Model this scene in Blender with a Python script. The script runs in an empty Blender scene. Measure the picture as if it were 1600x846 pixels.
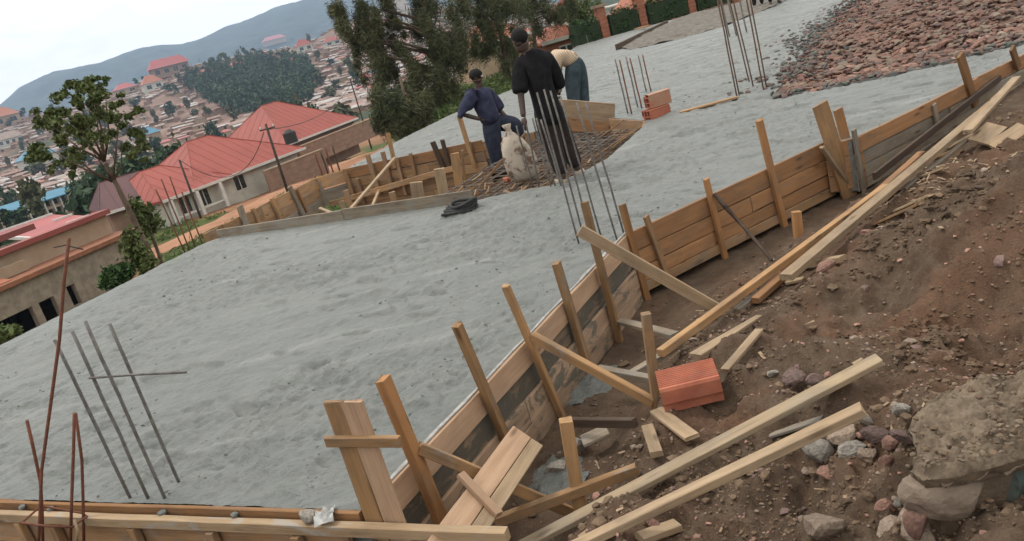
import bpy, bmesh, math, random
import numpy as np
from mathutils import Vector, Matrix
random.seed(7)
rng = np.random.default_rng(11)
sc = bpy.context.scene
COL = sc.collection
R = math.radians

# ------------------------------------------------------------------ camera
F = 1250.0                     # focal length in photo pixels (1600 wide)
CAMZ = 1.75                    # eye height above the fresh slab (slab top is z = 0)
PIT = math.atan(F / 4232.0)
ROL = math.atan2(1135, 4077)
cp, sp, cr, sr = math.cos(PIT), math.sin(PIT), math.cos(ROL), math.sin(ROL)

cam_d = bpy.data.cameras.new('camera')
cam = bpy.data.objects.new('camera', cam_d)
COL.objects.link(cam)
cam_d.sensor_width = 36.0
cam_d.lens = F / 1600 * 36
cam_d.clip_start = 0.05
cam_d.clip_end = 30000
ex = Vector((cr, -sr * sp, -sr * cp))
ey = Vector((sr, cr * sp, cr * cp))
ez = Vector((0, -cp, sp))
M = Matrix((ex, ey, ez)).transposed().to_4x4()
M.translation = (0, 0, CAMZ)
cam.matrix_world = M
sc.camera = cam

# ------------------------------------------------------------------ sky, sun, exposure
SUN_EL, SUN_AZ = 62.0, -60.0          # azimuth from +y, negative = to the left
world = bpy.data.worlds.new('World')
sc.world = world
world.use_nodes = True
nt = world.node_tree
nt.nodes.clear()
out = nt.nodes.new('ShaderNodeOutputWorld')
sky = nt.nodes.new('ShaderNodeTexSky')
sky.sky_type = 'NISHITA'
sky.sun_disc = False
sky.sun_elevation = R(SUN_EL)
sky.sun_rotation = R(SUN_AZ)
bg1 = nt.nodes.new('ShaderNodeBackground'); bg1.inputs[1].default_value = 0.1
nt.links.new(sky.outputs[0], bg1.inputs[0])
tc = nt.nodes.new('ShaderNodeTexCoord')
mp = nt.nodes.new('ShaderNodeMapping'); mp.inputs['Scale'].default_value = (2.2, 2.2, 6.0)
mp.inputs['Location'].default_value = (0.35, 0.1, 0.0)
nz = nt.nodes.new('ShaderNodeTexNoise'); nz.inputs['Scale'].default_value = 1.6
nz.inputs['Detail'].default_value = 6; nz.inputs['Roughness'].default_value = 0.55
rp = nt.nodes.new('ShaderNodeValToRGB')
rp.color_ramp.elements[0].position = 0.34; rp.color_ramp.elements[0].color = (1.24, 1.22, 1.18, 1)
rp.color_ramp.elements[1].position = 0.47; rp.color_ramp.elements[1].color = (1.60, 1.54, 1.45, 1)
bg2 = nt.nodes.new('ShaderNodeBackground'); bg2.inputs[1].default_value = 1.0
nt.links.new(tc.outputs['Generated'], mp.inputs[0]); nt.links.new(mp.outputs[0], nz.inputs['Vector'])
nt.links.new(nz.outputs[0], rp.inputs[0]); nt.links.new(rp.outputs[0], bg2.inputs[0])
mx = nt.nodes.new('ShaderNodeMixShader'); mx.inputs[0].default_value = 0.93
nt.links.new(bg1.outputs[0], mx.inputs[1]); nt.links.new(bg2.outputs[0], mx.inputs[2])
nt.links.new(mx.outputs[0], out.inputs[0])

sun_d = bpy.data.lights.new('sun', 'SUN')
sun_d.energy = 1.5
sun_d.angle = R(14)
sun_d.color = (1, 0.97, 0.92)
sun = bpy.data.objects.new('sun', sun_d)
COL.objects.link(sun)
se, sa = R(SUN_EL), R(SUN_AZ)
sdir = Vector((math.sin(sa) * math.cos(se), math.cos(sa) * math.cos(se), math.sin(se)))
sun.rotation_euler = sdir.to_track_quat('Z', 'Y').to_euler()

vs = sc.view_settings
vs.view_transform = 'Standard'; vs.look = 'None'; vs.gamma = 1.0; vs.exposure = 0.22
vs.use_curve_mapping = False

# ------------------------------------------------------------------ maths helpers
def ray(px, py):
    dx, dy = px - 800.0, py - 423.0
    up = -dx * sr - dy * cr
    rt = dx * cr - dy * sr
    return Vector((rt, F * cp + up * sp, -F * sp + up * cp))

def P(px, py, z=0.0):                 # where the line of sight meets the level z
    a = ray(px, py); t = (z - CAMZ) / a.z
    return Vector((a.x * t, a.y * t, z))

def PY(px, py, y):                    # where it meets the upright plane at distance y
    a = ray(px, py); t = y / a.y
    return Vector((a.x * t, y, CAMZ + a.z * t))

def azel(px, py):
    a = ray(px, py)
    return math.degrees(math.atan2(a.x, a.y)), math.degrees(math.atan2(a.z, math.hypot(a.x, a.y)))

def polar(az, r, z=0.0):
    return Vector((r * math.sin(R(az)), r * math.cos(R(az)), z))

def hsh(ix, iy, seed):
    h = (ix.astype(np.int64) * 374761393 + iy.astype(np.int64) * 668265263 + seed * 974634777) & 0xffffffff
    h = ((h ^ (h >> 13)) * 1274126177) & 0xffffffff
    return ((h ^ (h >> 16)) & 0xffff) / 65535.0

def vnoise(x, y, seed=0):
    x = np.asarray(x, float); y = np.asarray(y, float)
    ix = np.floor(x); iy = np.floor(y)
    fx = x - ix; fy = y - iy
    fx = fx * fx * fx * (fx * (fx * 6 - 15) + 10); fy = fy * fy * fy * (fy * (fy * 6 - 15) + 10)
    a = hsh(ix, iy, seed); b = hsh(ix + 1, iy, seed); c = hsh(ix, iy + 1, seed); d = hsh(ix + 1, iy + 1, seed)
    return (a * (1 - fx) + b * fx) * (1 - fy) + (c * (1 - fx) + d * fx) * fy - 0.5

def fbm(x, y, seed=0, octv=4, gain=0.5):
    s = 0; amp = 1.0
    ca, sa_ = math.cos(0.6), math.sin(0.6)
    for o in range(octv):
        s = s + amp * vnoise(x, y, seed + o * 17)
        x, y = 2.03 * (ca * x - sa_ * y) + 3.1, 2.03 * (sa_ * x + ca * y) + 1.7
        amp *= gain
    return s

def sstep(t):
    t = np.clip(t, 0, 1)
    return t * t * (3 - 2 * t)

def poly_inside(x, y, poly):
    ins = np.zeros(x.shape, bool)
    n = len(poly)
    for i in range(n):
        x1, y1 = poly[i]; x2, y2 = poly[(i + 1) % n]
        if y1 == y2: continue
        c = ((y1 > y) != (y2 > y)) & (x < (x2 - x1) * (y - y1) / (y2 - y1) + x1)
        ins ^= c
    return ins

def poly_near(x, y, poly):            # distance to the outline and the nearest point on it
    bd = np.full(x.shape, 1e9); bx = np.zeros(x.shape); by = np.zeros(x.shape)
    n = len(poly)
    for i in range(n):
        x1, y1 = poly[i]; x2, y2 = poly[(i + 1) % n]
        ex_, ey_ = x2 - x1, y2 - y1
        L = ex_ * ex_ + ey_ * ey_ + 1e-12
        t = np.clip(((x - x1) * ex_ + (y - y1) * ey_) / L, 0, 1)
        qx = x1 + t * ex_; qy = y1 + t * ey_
        d = np.hypot(x - qx, y - qy)
        m = d < bd
        bd = np.where(m, d, bd); bx = np.where(m, qx, bx); by = np.where(m, qy, by)
    return bd, bx, by

# ------------------------------------------------------------------ object helpers
def tag(o, label=None, cat=None, group=None, kind=None):
    if label: o['label'] = label
    if cat: o['category'] = cat
    if group: o['group'] = group
    if kind: o['kind'] = kind
    return o

def thing(name, loc, label, cat, group=None, rz=0.0):
    o = bpy.data.objects.new(name, None)
    COL.objects.link(o)
    o.location = loc; o.rotation_euler = (0, 0, rz)
    o.empty_display_size = 0.1
    return tag(o, label, cat, group)

def link(name, me, parent=None, mat=None, world_m=None):
    o = bpy.data.objects.new(name, me)
    COL.objects.link(o)
    if mat is not None and len(me.materials) == 0:
        me.materials.append(mat)
    if parent is not None:
        o.parent = parent
    if world_m is not None:
        if parent is not None:
            pm = Matrix.LocRotScale(parent.location, parent.rotation_euler, parent.scale)
            if parent.parent is not None:
                g = parent.parent
                pm = Matrix.LocRotScale(g.location, g.rotation_euler, g.scale) @ pm
            o.matrix_local = pm.inverted() @ world_m
        else:
            o.matrix_world = world_m
    return o

def mk(name, verts, faces, mat=None, parent=None, smooth=False, world_m=None, mats=None, midx=None):
    me = bpy.data.meshes.new(name)
    me.from_pydata([tuple(v) for v in verts], [], faces)
    if smooth:
        me.polygons.foreach_set('use_smooth', [True] * len(me.polygons))
    if mats:
        for m in mats: me.materials.append(m)
        me.polygons.foreach_set('material_index', midx)
    me.update()
    return link(name, me, parent, mat, Matrix.Identity(4) if (world_m is None and parent is not None) else world_m)

def big_mesh(name, V, Q, mat, smooth=True, tri=False):
    k = 3 if tri else 4
    me = bpy.data.meshes.new(name)
    V = np.asarray(V, np.float32); Q = np.asarray(Q, np.int32)
    me.vertices.add(len(V)); me.vertices.foreach_set('co', V.ravel())
    me.loops.add(Q.size); me.loops.foreach_set('vertex_index', Q.ravel())
    me.polygons.add(len(Q)); me.polygons.foreach_set('loop_start', np.arange(len(Q), dtype=np.int32) * k)
    me.polygons.foreach_set('use_smooth', np.full(len(Q), smooth))
    if mat: me.materials.append(mat)
    me.update(calc_edges=True)
    return me

class MB:
    """collects vertices and faces of one mesh"""
    def __init__(s): s.v = []; s.f = []; s.m = []
    def add(s, v, f, mi=0):
        n = len(s.v); s.v += [tuple(p) for p in v]; s.f += [tuple(i + n for i in q) for q in f]; s.m += [mi] * len(f)
    def box(s, c, size, M3=None, mi=0):
        c = Vector(c); hx, hy, hz = size[0] / 2, size[1] / 2, size[2] / 2
        vs_ = [Vector((x, y, z)) for x in (-hx, hx) for y in (-hy, hy) for z in (-hz, hz)]
        if M3 is not None: vs_ = [M3 @ v for v in vs_]
        s.add([c + v for v in vs_], [(0, 1, 3, 2), (4, 6, 7, 5), (0, 4, 5, 1), (2, 3, 7, 6), (0, 2, 6, 4), (1, 5, 7, 3)], mi)
    def build(s, name, mat=None, parent=None, smooth=False, mats=None, world_m=None):
        return mk(name, s.v, s.f, mat, parent, smooth, world_m=world_m, mats=mats, midx=s.m if mats else None)

def frame(a, b, up):
    a, b = Vector(a), Vector(b)
    x = (b - a).normalized(); up = Vector(up)
    y = up.cross(x)
    if y.length < 1e-4: y = Vector((0, 1, 0)).cross(x)
    y.normalize(); z = x.cross(y)
    m = Matrix((x, y, z)).transposed().to_4x4(); m.translation = (a + b) / 2
    return m

def beam_mesh(name, L, w, t, rough=0.004, ch=0.003, seg=6, seed=None, taper=0.0, notch=0.0, bow=0.0):
    """sawn timber, length along X, width Y, thickness Z, softly worn edges and slightly crooked"""
    r = random.Random(seed if seed is not None else random.random())
    V = []; Fc = []
    ph = r.uniform(0, 6)
    for i in range(seg + 1):
        u = i / seg; x = (u - 0.5) * L
        ww = w * (1 - taper * u) * (1 + r.uniform(-rough, rough) * 3) / 2; tt = t * (1 + r.uniform(-rough, rough) * 3) / 2
        oy = r.uniform(-rough, rough) * w + bow * math.sin(u * math.pi) * 0.6
        oz = r.uniform(-rough, rough) * t + bow * math.sin(u * 3.1 + ph) * 0.3
        c = min(ch, ww * 0.4, tt * 0.4)
        ring = [(-ww + c, -tt), (ww - c, -tt), (ww, -tt + c), (ww, tt - c), (ww - c, tt), (-ww + c, tt), (-ww, tt - c), (-ww, -tt + c)]
        e = 0
        for (yy, zz) in ring:
            dx = 0
            if i in (0, seg): dx = r.uniform(-1, 1) * notch
            V.append((x + dx, oy + yy, oz + zz))
        if i:
            n = (i - 1) * 8
            for k in range(8):
                Fc.append((n + k, n + (k + 1) % 8, n + 8 + (k + 1) % 8, n + 8 + k))
    Fc.append(tuple(range(7, -1, -1)))
    n = seg * 8
    Fc.append(tuple(n + k for k in range(8)))
    me = bpy.data.meshes.new(name)
    me.from_pydata(V, [], Fc); me.update()
    return me

def beam(name, a, b, w, t, mat, parent=None, up=(0, 0, 1), **kw):
    a, b = Vector(a), Vector(b)
    me = beam_mesh(name, (b - a).length, w, t, **kw)
    return link(name, me, parent, mat, frame(a, b, up))

def tube_geo(pts, rad, seg=6, caps=True):
    pts = [Vector(p) for p in pts]
    n = len(pts)
    rad = rad if isinstance(rad, (list, tuple)) else [rad] * n
    V = []; Fc = []
    ref = Vector((0.31, 0.77, 0.55))
    for i, p in enumerate(pts):
        d = (pts[min(i + 1, n - 1)] - pts[max(i - 1, 0)]).normalized()
        s_ = d.cross(ref)
        if s_.length < 0.05: s_ = d.cross(Vector((1, 0, 0)))
        s_.normalize(); u = d.cross(s_)
        for k in range(seg):
            a_ = 2 * math.pi * k / seg
            V.append(p + (s_ * math.cos(a_) + u * math.sin(a_)) * rad[i])
        if i:
            m = (i - 1) * seg
            for k in range(seg):
                Fc.append((m + k, m + (k + 1) % seg, m + seg + (k + 1) % seg, m + seg + k))
    if caps:
        Fc.append(tuple(range(seg - 1, -1, -1))); Fc.append(tuple((n - 1) * seg + k for k in range(seg)))
    return V, Fc

def tube(name, pts, rad, mat, parent=None, seg=6, smooth=True):
    V, Fc = tube_geo(pts, rad, seg)
    return mk(name, V, Fc, mat, parent, smooth)

def rock_mesh(name, seed, sub=1, jag=0.28, flat=0.8):
    bm = bmesh.new()
    bmesh.ops.create_icosphere(bm, subdivisions=sub, radius=0.5)
    r = random.Random(seed)
    pl = [(Vector((r.gauss(0, 1), r.gauss(0, 1), r.gauss(0, 1))).normalized(), r.uniform(0.26, 0.44)) for _ in range(8)]
    for v in bm.verts:
        for (nrm, dd) in pl:
            k = v.co.dot(nrm) - dd
            if k > 0: v.co -= nrm * k
        v.co *= 1 + r.uniform(-jag, jag) * 0.25
        v.co.z *= flat
    me = bpy.data.meshes.new(name); bm.to_mesh(me); bm.free()
    return me

# ------------------------------------------------------------------ materials
def newmat(name):
    m = bpy.data.materials.new(name); m.use_nodes = True
    n = m.node_tree; n.nodes.clear()
    o = n.nodes.new('ShaderNodeOutputMaterial'); b = n.nodes.new('ShaderNodeBsdfPrincipled')
    n.links.new(b.outputs[0], o.inputs[0])
    b.inputs['Specular IOR Level'].default_value = 0.3
    return m, n, b

def nd(n, t, **kw):
    x = n.nodes.new(t)
    for k, v in kw.items():
        if k in x.inputs: x.inputs[k].default_value = v
        else: setattr(x, k, v)
    return x

def rgba(c): return (c[0], c[1], c[2], 1)

def mixc(n, fac, a, b, mode='MIX'):
    x = n.nodes.new('ShaderNodeMix'); x.data_type = 'RGBA'; x.blend_type = mode
    def put(i, v):
        if hasattr(v, 'links'): n.links.new(v, x.inputs[i])
        elif isinstance(v, (int, float)): x.inputs[i].default_value = v
        else: x.inputs[i].default_value = rgba(v)
    put(0, fac); put(6, a); put(7, b)
    return x.outputs[2]

def ramp(n, src, p0, p1, c0=(0, 0, 0), c1=(1, 1, 1)):
    x = n.nodes.new('ShaderNodeValToRGB')
    x.color_ramp.elements[0].position = p0; x.color_ramp.elements[0].color = rgba(c0)
    x.color_ramp.elements[1].position = p1; x.color_ramp.elements[1].color = rgba(c1)
    n.links.new(src, x.inputs[0])
    return x.outputs[0]

def coords(n, kind='Object', scale=(1, 1, 1), rot=(0, 0, 0), jitter=False):
    t = n.nodes.new('ShaderNodeTexCoord'); m = n.nodes.new('ShaderNodeMapping')
    m.inputs['Scale'].default_value = scale; m.inputs['Rotation'].default_value = rot
    n.links.new(t.outputs[kind], m.inputs[0])
    if jitter:
        oi = n.nodes.new('ShaderNodeObjectInfo'); v = nd(n, 'ShaderNodeVectorMath', operation='SCALE')
        v.inputs[0].default_value = (37.0, 11.3, 23.7)
        n.links.new(oi.outputs['Random'], v.inputs['Scale'])
        a = nd(n, 'ShaderNodeVectorMath', operation='ADD')
        n.links.new(m.outputs[0], a.inputs[0]); n.links.new(v.outputs[0], a.inputs[1])
        return a.outputs[0]
    return m.outputs[0]

def noise(n, vec, scale, detail=4, rough=0.55, dist=0.0):
    x = nd(n, 'ShaderNodeTexNoise', Scale=scale, Detail=detail, Roughness=rough, Distortion=dist)
    n.links.new(vec, x.inputs['Vector'])
    return x.outputs[0]

def bump(n, b, src, strength, dist):
    x = nd(n, 'ShaderNodeBump', Strength=strength, Distance=dist)
    n.links.new(src, x.inputs['Height']); n.links.new(x.outputs[0], b.inputs['Normal'])
    return x

def wood(name, c1, c2, cement=0.0, dirt=0.35, var=0.35, cem_col=(0.26, 0.265, 0.255), cthr=0.5):
    m, n, b = newmat(name)
    g = noise(n, coords(n, scale=(1.2, 26, 26), jitter=True), 1.0, 5, 0.6, 0.5)
    fine = noise(n, coords(n, scale=(5, 140, 140), jitter=True), 1.0, 3, 0.6)
    c = mixc(n, ramp(n, g, 0.35, 0.66), c1, c2)
    c = mixc(n, ramp(n, fine, 0.35, 0.8, (0, 0, 0), (0.45, 0.45, 0.45)), c, (c2[0] * 0.5, c2[1] * 0.45, c2[2] * 0.4))
    blot = noise(n, coords(n, scale=(1.3, 4, 4), jitter=True), 1.2, 5, 0.6, 0.6)
    c = mixc(n, ramp(n, blot, 0.35, 0.7, (0, 0, 0), (0.55, 0.55, 0.55)), c, (c1[0] * 1.12, c1[1] * 1.08, c1[2] * 1.0))
    # knots
    vo = nd(n, 'ShaderNodeTexVoronoi', Scale=1.0); n.links.new(coords(n, scale=(2.4, 9, 9), jitter=True), vo.inputs['Vector'])
    c = mixc(n, ramp(n, vo.outputs['Distance'], 0.06, 0.17, (0.75, 0.75, 0.75), (0, 0, 0)), c, (c2[0] * 0.3, c2[1] * 0.25, c2[2] * 0.2))
    # grime
    d = noise(n, coords(n, scale=(2.2, 5, 5), jitter=True), 1.5, 6, 0.65, 0.4)
    dm = nd(n, 'ShaderNodeMath', operation='MULTIPLY'); dm.inputs[1].default_value = dirt
    n.links.new(ramp(n, d, 0.45, 0.7), dm.inputs[0])
    c = mixc(n, dm.outputs[0], c, (0.12, 0.095, 0.07))
    if cement > 0:
        e = noise(n, coords(n, scale=(3, 7, 7), jitter=True), 1.3, 7, 0.7, 0.8)
        em = nd(n, 'ShaderNodeMath', operation='MULTIPLY'); em.inputs[1].default_value = min(1, cement)
        n.links.new(ramp(n, e, cthr, cthr + 0.06), em.inputs[0])
        c = mixc(n, em.outputs[0], c, cem_col)
    oi = n.nodes.new('ShaderNodeObjectInfo')
    h = nd(n, 'ShaderNodeHueSaturation')
    mr = nd(n, 'ShaderNodeMapRange'); mr.inputs['To Min'].default_value = 1 - var; mr.inputs['To Max'].default_value = 1 + var * 0.6
    n.links.new(oi.outputs['Random'], mr.inputs[0]); n.links.new(mr.outputs[0], h.inputs['Value'])
    n.links.new(c, h.inputs['Color']); n.links.new(h.outputs[0], b.inputs['Base Color'])
    b.inputs['Roughness'].default_value = 0.8
    bump(n, b, fine, 0.5, 0.004)
    return m

def simple(name, c1, c2, scale=8, rough=0.85, bstr=0.3, bdist=0.01, kind='Object', p=(0.35, 0.65), var=0.0, spec=0.3, metal=0.0, detail=5):
    m, n, b = newmat(name)
    v = coords(n, kind, jitter=(kind == 'Object'))
    t = noise(n, v, scale, detail, 0.6)
    c = mixc(n, ramp(n, t, *p), c1, c2)
    if var:
        oi = n.nodes.new('ShaderNodeObjectInfo'); h = nd(n, 'ShaderNodeHueSaturation')
        mr = nd(n, 'ShaderNodeMapRange'); mr.inputs['To Min'].default_value = 1 - var; mr.inputs['To Max'].default_value = 1 + var
        n.links.new(oi.outputs['Random'], mr.inputs[0]); n.links.new(mr.outputs[0], h.inputs['Value'])
        n.links.new(c, h.inputs['Color']); c = h.outputs[0]
    n.links.new(c, b.inputs['Base Color'])
    b.inputs['Roughness'].default_value = rough; b.inputs['Specular IOR Level'].default_value = spec; b.inputs['Metallic'].default_value = metal
    if bstr: bump(n, b, t, bstr, bdist)
    return m

def leafmat(name, c1, c2, scale=1.5, trans=0.25):
    m, n, b = newmat(name)
    g = n.nodes.new('ShaderNodeNewGeometry')
    t = noise(n, g.outputs['Position'], scale, 4, 0.6)
    rnd = g.outputs['Random Per Island']
    c = mixc(n, ramp(n, t, 0.35, 0.65), c1, c2)
    h = nd(n, 'ShaderNodeHueSaturation'); mr = nd(n, 'ShaderNodeMapRange')
    mr.inputs['To Min'].default_value = 0.6; mr.inputs['To Max'].default_value = 1.35
    n.links.new(rnd, mr.inputs[0]); n.links.new(mr.outputs[0], h.inputs['Value']); n.links.new(c, h.inputs['Color'])
    n.links.new(h.outputs[0], b.inputs['Base Color'])
    b.inputs['Roughness'].default_value = 0.7; b.inputs['Specular IOR Level'].default_value = 0.2
    return m

# wood kinds
W_STAKE = wood('wood_stake', (0.37, 0.225, 0.11), (0.24, 0.13, 0.056), dirt=0.65, cement=0.3, cthr=0.6)
W_ORANGE = wood('wood_orange', (0.34, 0.18, 0.078), (0.22, 0.105, 0.04), dirt=0.55)
W_PINK = wood('wood_fresh', (0.44, 0.30, 0.20), (0.33, 0.205, 0.125), dirt=0.25, var=0.15)
W_CEM = wood('wood_cement', (0.40, 0.28, 0.19), (0.28, 0.18, 0.115), cement=0.9, dirt=0.55, cem_col=(0.105, 0.098, 0.075), cthr=0.53, var=0.2)
W_ARM = wood('wood_arm', (0.36, 0.195, 0.092), (0.26, 0.125, 0.052), dirt=0.5, cement=0.4, cthr=0.6, cem_col=(0.22, 0.20, 0.17), var=0.22)
W_PALE = wood('wood_pale', (0.37, 0.275, 0.18), (0.26, 0.18, 0.105), dirt=0.5, var=0.2)
W_GREY = wood('wood_grey', (0.30, 0.25, 0.185), (0.17, 0.13, 0.09), cement=0.35, dirt=0.45, var=0.25)
W_DARK = wood('wood_dark', (0.085, 0.055, 0.038), (0.04, 0.027, 0.02), dirt=0.3, var=0.2)
W_PIT = wood('wood_pit', (0.40, 0.245, 0.125), (0.27, 0.145, 0.065), cement=0.2, dirt=0.55, var=0.3)
W_SPLASH = wood('wood_splashed', (0.42, 0.305, 0.19), (0.30, 0.205, 0.115), cement=0.7, dirt=0.3, cem_col=(0.33, 0.31, 0.27), cthr=0.56, var=0.15)

W_OLD = wood('wood_weathered', (0.34, 0.265, 0.175), (0.21, 0.155, 0.095), cement=0.25, dirt=0.5, cem_col=(0.2, 0.19, 0.165), var=0.15)
LAIT = simple('dry_laitance', (0.38, 0.37, 0.345), (0.24, 0.235, 0.215), 30, 0.9, 0.3, 0.004)

def concrete_mat():
    m, n, b = newmat('fresh_concrete')
    g = n.nodes.new('ShaderNodeNewGeometry')
    def pos(scale, rz=0.0):
        mm = n.nodes.new('ShaderNodeMapping'); mm.inputs['Scale'].default_value = scale; mm.inputs['Rotation'].default_value = (0, 0, rz)
        n.links.new(g.outputs['Position'], mm.inputs[0]); return mm.outputs[0]
    big = noise(n, pos((0.8, 1.5, 0.2), R(-30)), 0.8, 7, 0.68, 0.8)
    mid = noise(n, pos((1.0, 2.6, 1), R(-33)), 3.0, 7, 0.7, 0.6)
    grit = noise(n, pos((1.0, 1.7, 1), R(-33)), 17, 6, 0.75, 0.4)
    fine = noise(n, pos((1, 1, 1)), 75, 5, 0.75)
    c = mixc(n, ramp(n, big, 0.3, 0.7), (0.090, 0.099, 0.090), (0.196, 0.204, 0.189))
    c = mixc(n, ramp(n, mid, 0.30, 0.70, (0, 0, 0), (0.8, 0.8, 0.8)), c, (0.198, 0.206, 0.191))
    stk = noise(n, pos((0.5, 5.0, 1), R(-52)), 1.6, 5, 0.6, 0.5)
    c = mixc(n, ramp(n, stk, 0.34, 0.52, (0.55, 0.55, 0.55), (0, 0, 0)), c, (0.118, 0.127, 0.116))
    c = mixc(n, ramp(n, grit, 0.30, 0.43, (0.85, 0.85, 0.85), (0, 0, 0)), c, (0.068, 0.071, 0.064))
    c = mixc(n, ramp(n, grit, 0.60, 0.74, (0, 0, 0), (0.6, 0.6, 0.6)), c, (0.285, 0.29, 0.27))
    c = mixc(n, ramp(n, fine, 0.28, 0.45, (0.5, 0.5, 0.5), (0, 0, 0)), c, (0.075, 0.078, 0.07))
    # thin milky laitance where water ran off
    la = noise(n, pos((0.35, 2.5, 1), R(-24)), 1.1, 3, 0.5, 0.4)
    lm = nd(n, 'ShaderNodeMath', operation='MULTIPLY'); lm.inputs[1].default_value = 0.5
    n.links.new(ramp(n, la, 0.64, 0.72), lm.inputs[0])
    c = mixc(n, lm.outputs[0], c, (0.30, 0.30, 0.29))
    n.links.new(c, b.inputs['Base Color'])
    rr = ramp(n, big, 0.32, 0.70, (0.27, 0.27, 0.27), (0.72, 0.72, 0.72)); n.links.new(rr, b.inputs['Roughness'])
    b.inputs['Specular IOR Level'].default_value = 0.4
    b3 = nd(n, 'ShaderNodeBump', Strength=0.7, Distance=0.035); n.links.new(mid, b3.inputs['Height'])
    b2 = nd(n, 'ShaderNodeBump', Strength=0.75, Distance=0.026); n.links.new(grit, b2.inputs['Height']); n.links.new(b3.outputs[0], b2.inputs['Normal'])
    b1 = nd(n, 'ShaderNodeBump', Strength=0.3, Distance=0.005); n.links.new(fine, b1.inputs['Height'])
    n.links.new(b2.outputs[0], b1.inputs['Normal']); n.links.new(b1.outputs[0], b.inputs['Normal'])
    return m
CONC = concrete_mat()

def soil_mat():
    m, n, b = newmat('bank_soil')
    g = n.nodes.new('ShaderNodeNewGeometry'); p = g.outputs['Position']
    a = noise(n, p, 1.3, 6, 0.6, 0.4); c2 = noise(n, p, 9, 6, 0.7); f = noise(n, p, 70, 5, 0.75)
    c = mixc(n, ramp(n, a, 0.35, 0.65), (0.078, 0.051, 0.034), (0.130, 0.088, 0.058))
    c = mixc(n, ramp(n, c2, 0.42, 0.68), c, (0.152, 0.112, 0.076))
    r_ = noise(n, p, 0.8, 4, 0.6, 0.6)
    rm = nd(n, 'ShaderNodeMath', operation='MULTIPLY'); rm.inputs[1].default_value = 0.75
    n.links.new(ramp(n, r_, 0.48, 0.64), rm.inputs[0])
    c = mixc(n, rm.outputs[0], c, (0.165, 0.088, 0.053))
    c = mixc(n, ramp(n, f, 0.3, 0.7, (0.55, 0.55, 0.55), (0, 0, 0)), c, (0.045, 0.03, 0.022))
    c = mixc(n, ramp(n, f, 0.66, 0.78, (0, 0, 0), (0.5, 0.5, 0.5)), c, (0.26, 0.19, 0.14))
    n.links.new(c, b.inputs['Base Color']); b.inputs['Roughness'].default_value = 0.95; b.inputs['Specular IOR Level'].default_value = 0.15
    b2 = nd(n, 'ShaderNodeBump', Strength=0.8, Distance=0.03); n.links.new(c2, b2.inputs['Height'])
    b1 = nd(n, 'ShaderNodeBump', Strength=0.8, Distance=0.008); n.links.new(f, b1.inputs['Height'])
    n.links.new(b2.outputs[0], b1.inputs['Normal']); n.links.new(b1.outputs[0], b.inputs['Normal'])
    return m
SOIL = soil_mat()
CLOD = simple('soil_clod', (0.090, 0.062, 0.041), (0.150, 0.105, 0.070), 14, 0.95, 0.6, 0.02, var=0.3, spec=0.1)
STONE_A = simple('stone_tan', (0.30, 0.235, 0.175), (0.18, 0.13, 0.095), 9, 0.85, 0.6, 0.02, var=0.3)
STONE_B = simple('stone_grey', (0.30, 0.275, 0.235), (0.165, 0.145, 0.12), 9, 0.8, 0.6, 0.02, var=0.25)
STONE_R = simple('stone_red', (0.30, 0.17, 0.125), (0.175, 0.10, 0.077), 9, 0.85, 0.6, 0.02, var=0.35)
STONE_P = simple('stone_purple', (0.175, 0.115, 0.098), (0.095, 0.064, 0.056), 9, 0.85, 0.6, 0.02, var=0.3)
STONE_T = simple('stone_teal', (0.055, 0.075, 0.066), (0.075, 0.062, 0.045), 5, 0.8, 0.8, 0.02, detail=8)
MORTAR = simple('old_mortar', (0.215, 0.165, 0.115), (0.10, 0.073, 0.05), 11, 0.95, 1.0, 0.03, kind='Object', detail=9)
def clay_mat():
    m, n, b = newmat('fired_clay')
    t = noise(n, coords(n, jitter=True), 9, 9, 0.65); d = noise(n, coords(n, jitter=True), 14, 8, 0.75, 0.5)
    c = mixc(n, ramp(n, t, 0.3, 0.7), (0.42, 0.145, 0.085), (0.28, 0.088, 0.054))
    c = mixc(n, ramp(n, d, 0.52, 0.72, (0, 0, 0), (0.6, 0.6, 0.6)), c, (0.26, 0.165, 0.115))
    n.links.new(c, b.inputs['Base Color']); b.inputs['Roughness'].default_value = 0.85; bump(n, b, t, 0.35, 0.005)
    return m
BRICK = clay_mat()
BRICK_D = simple('dusty_clay', (0.40, 0.17, 0.10), (0.40, 0.25, 0.17), 5, 0.85, 0.3, 0.004)
MATBAR = simple('mesh_steel', (0.15, 0.088, 0.055), (0.085, 0.058, 0.042), 30, 0.8, 0.4, 0.003)
BAR = simple('bar_steel', (0.115, 0.10, 0.085), (0.20, 0.19, 0.175), 30, 0.65, 0.4, 0.003, metal=0.3)
RUST = simple('bar_rust', (0.20, 0.075, 0.042), (0.115, 0.052, 0.035), 40, 0.85, 0.5, 0.003)
WIRE = simple('black_wire', (0.02, 0.022, 0.022), (0.045, 0.045, 0.042), 20, 0.7, 0.3, 0.004)

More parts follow.
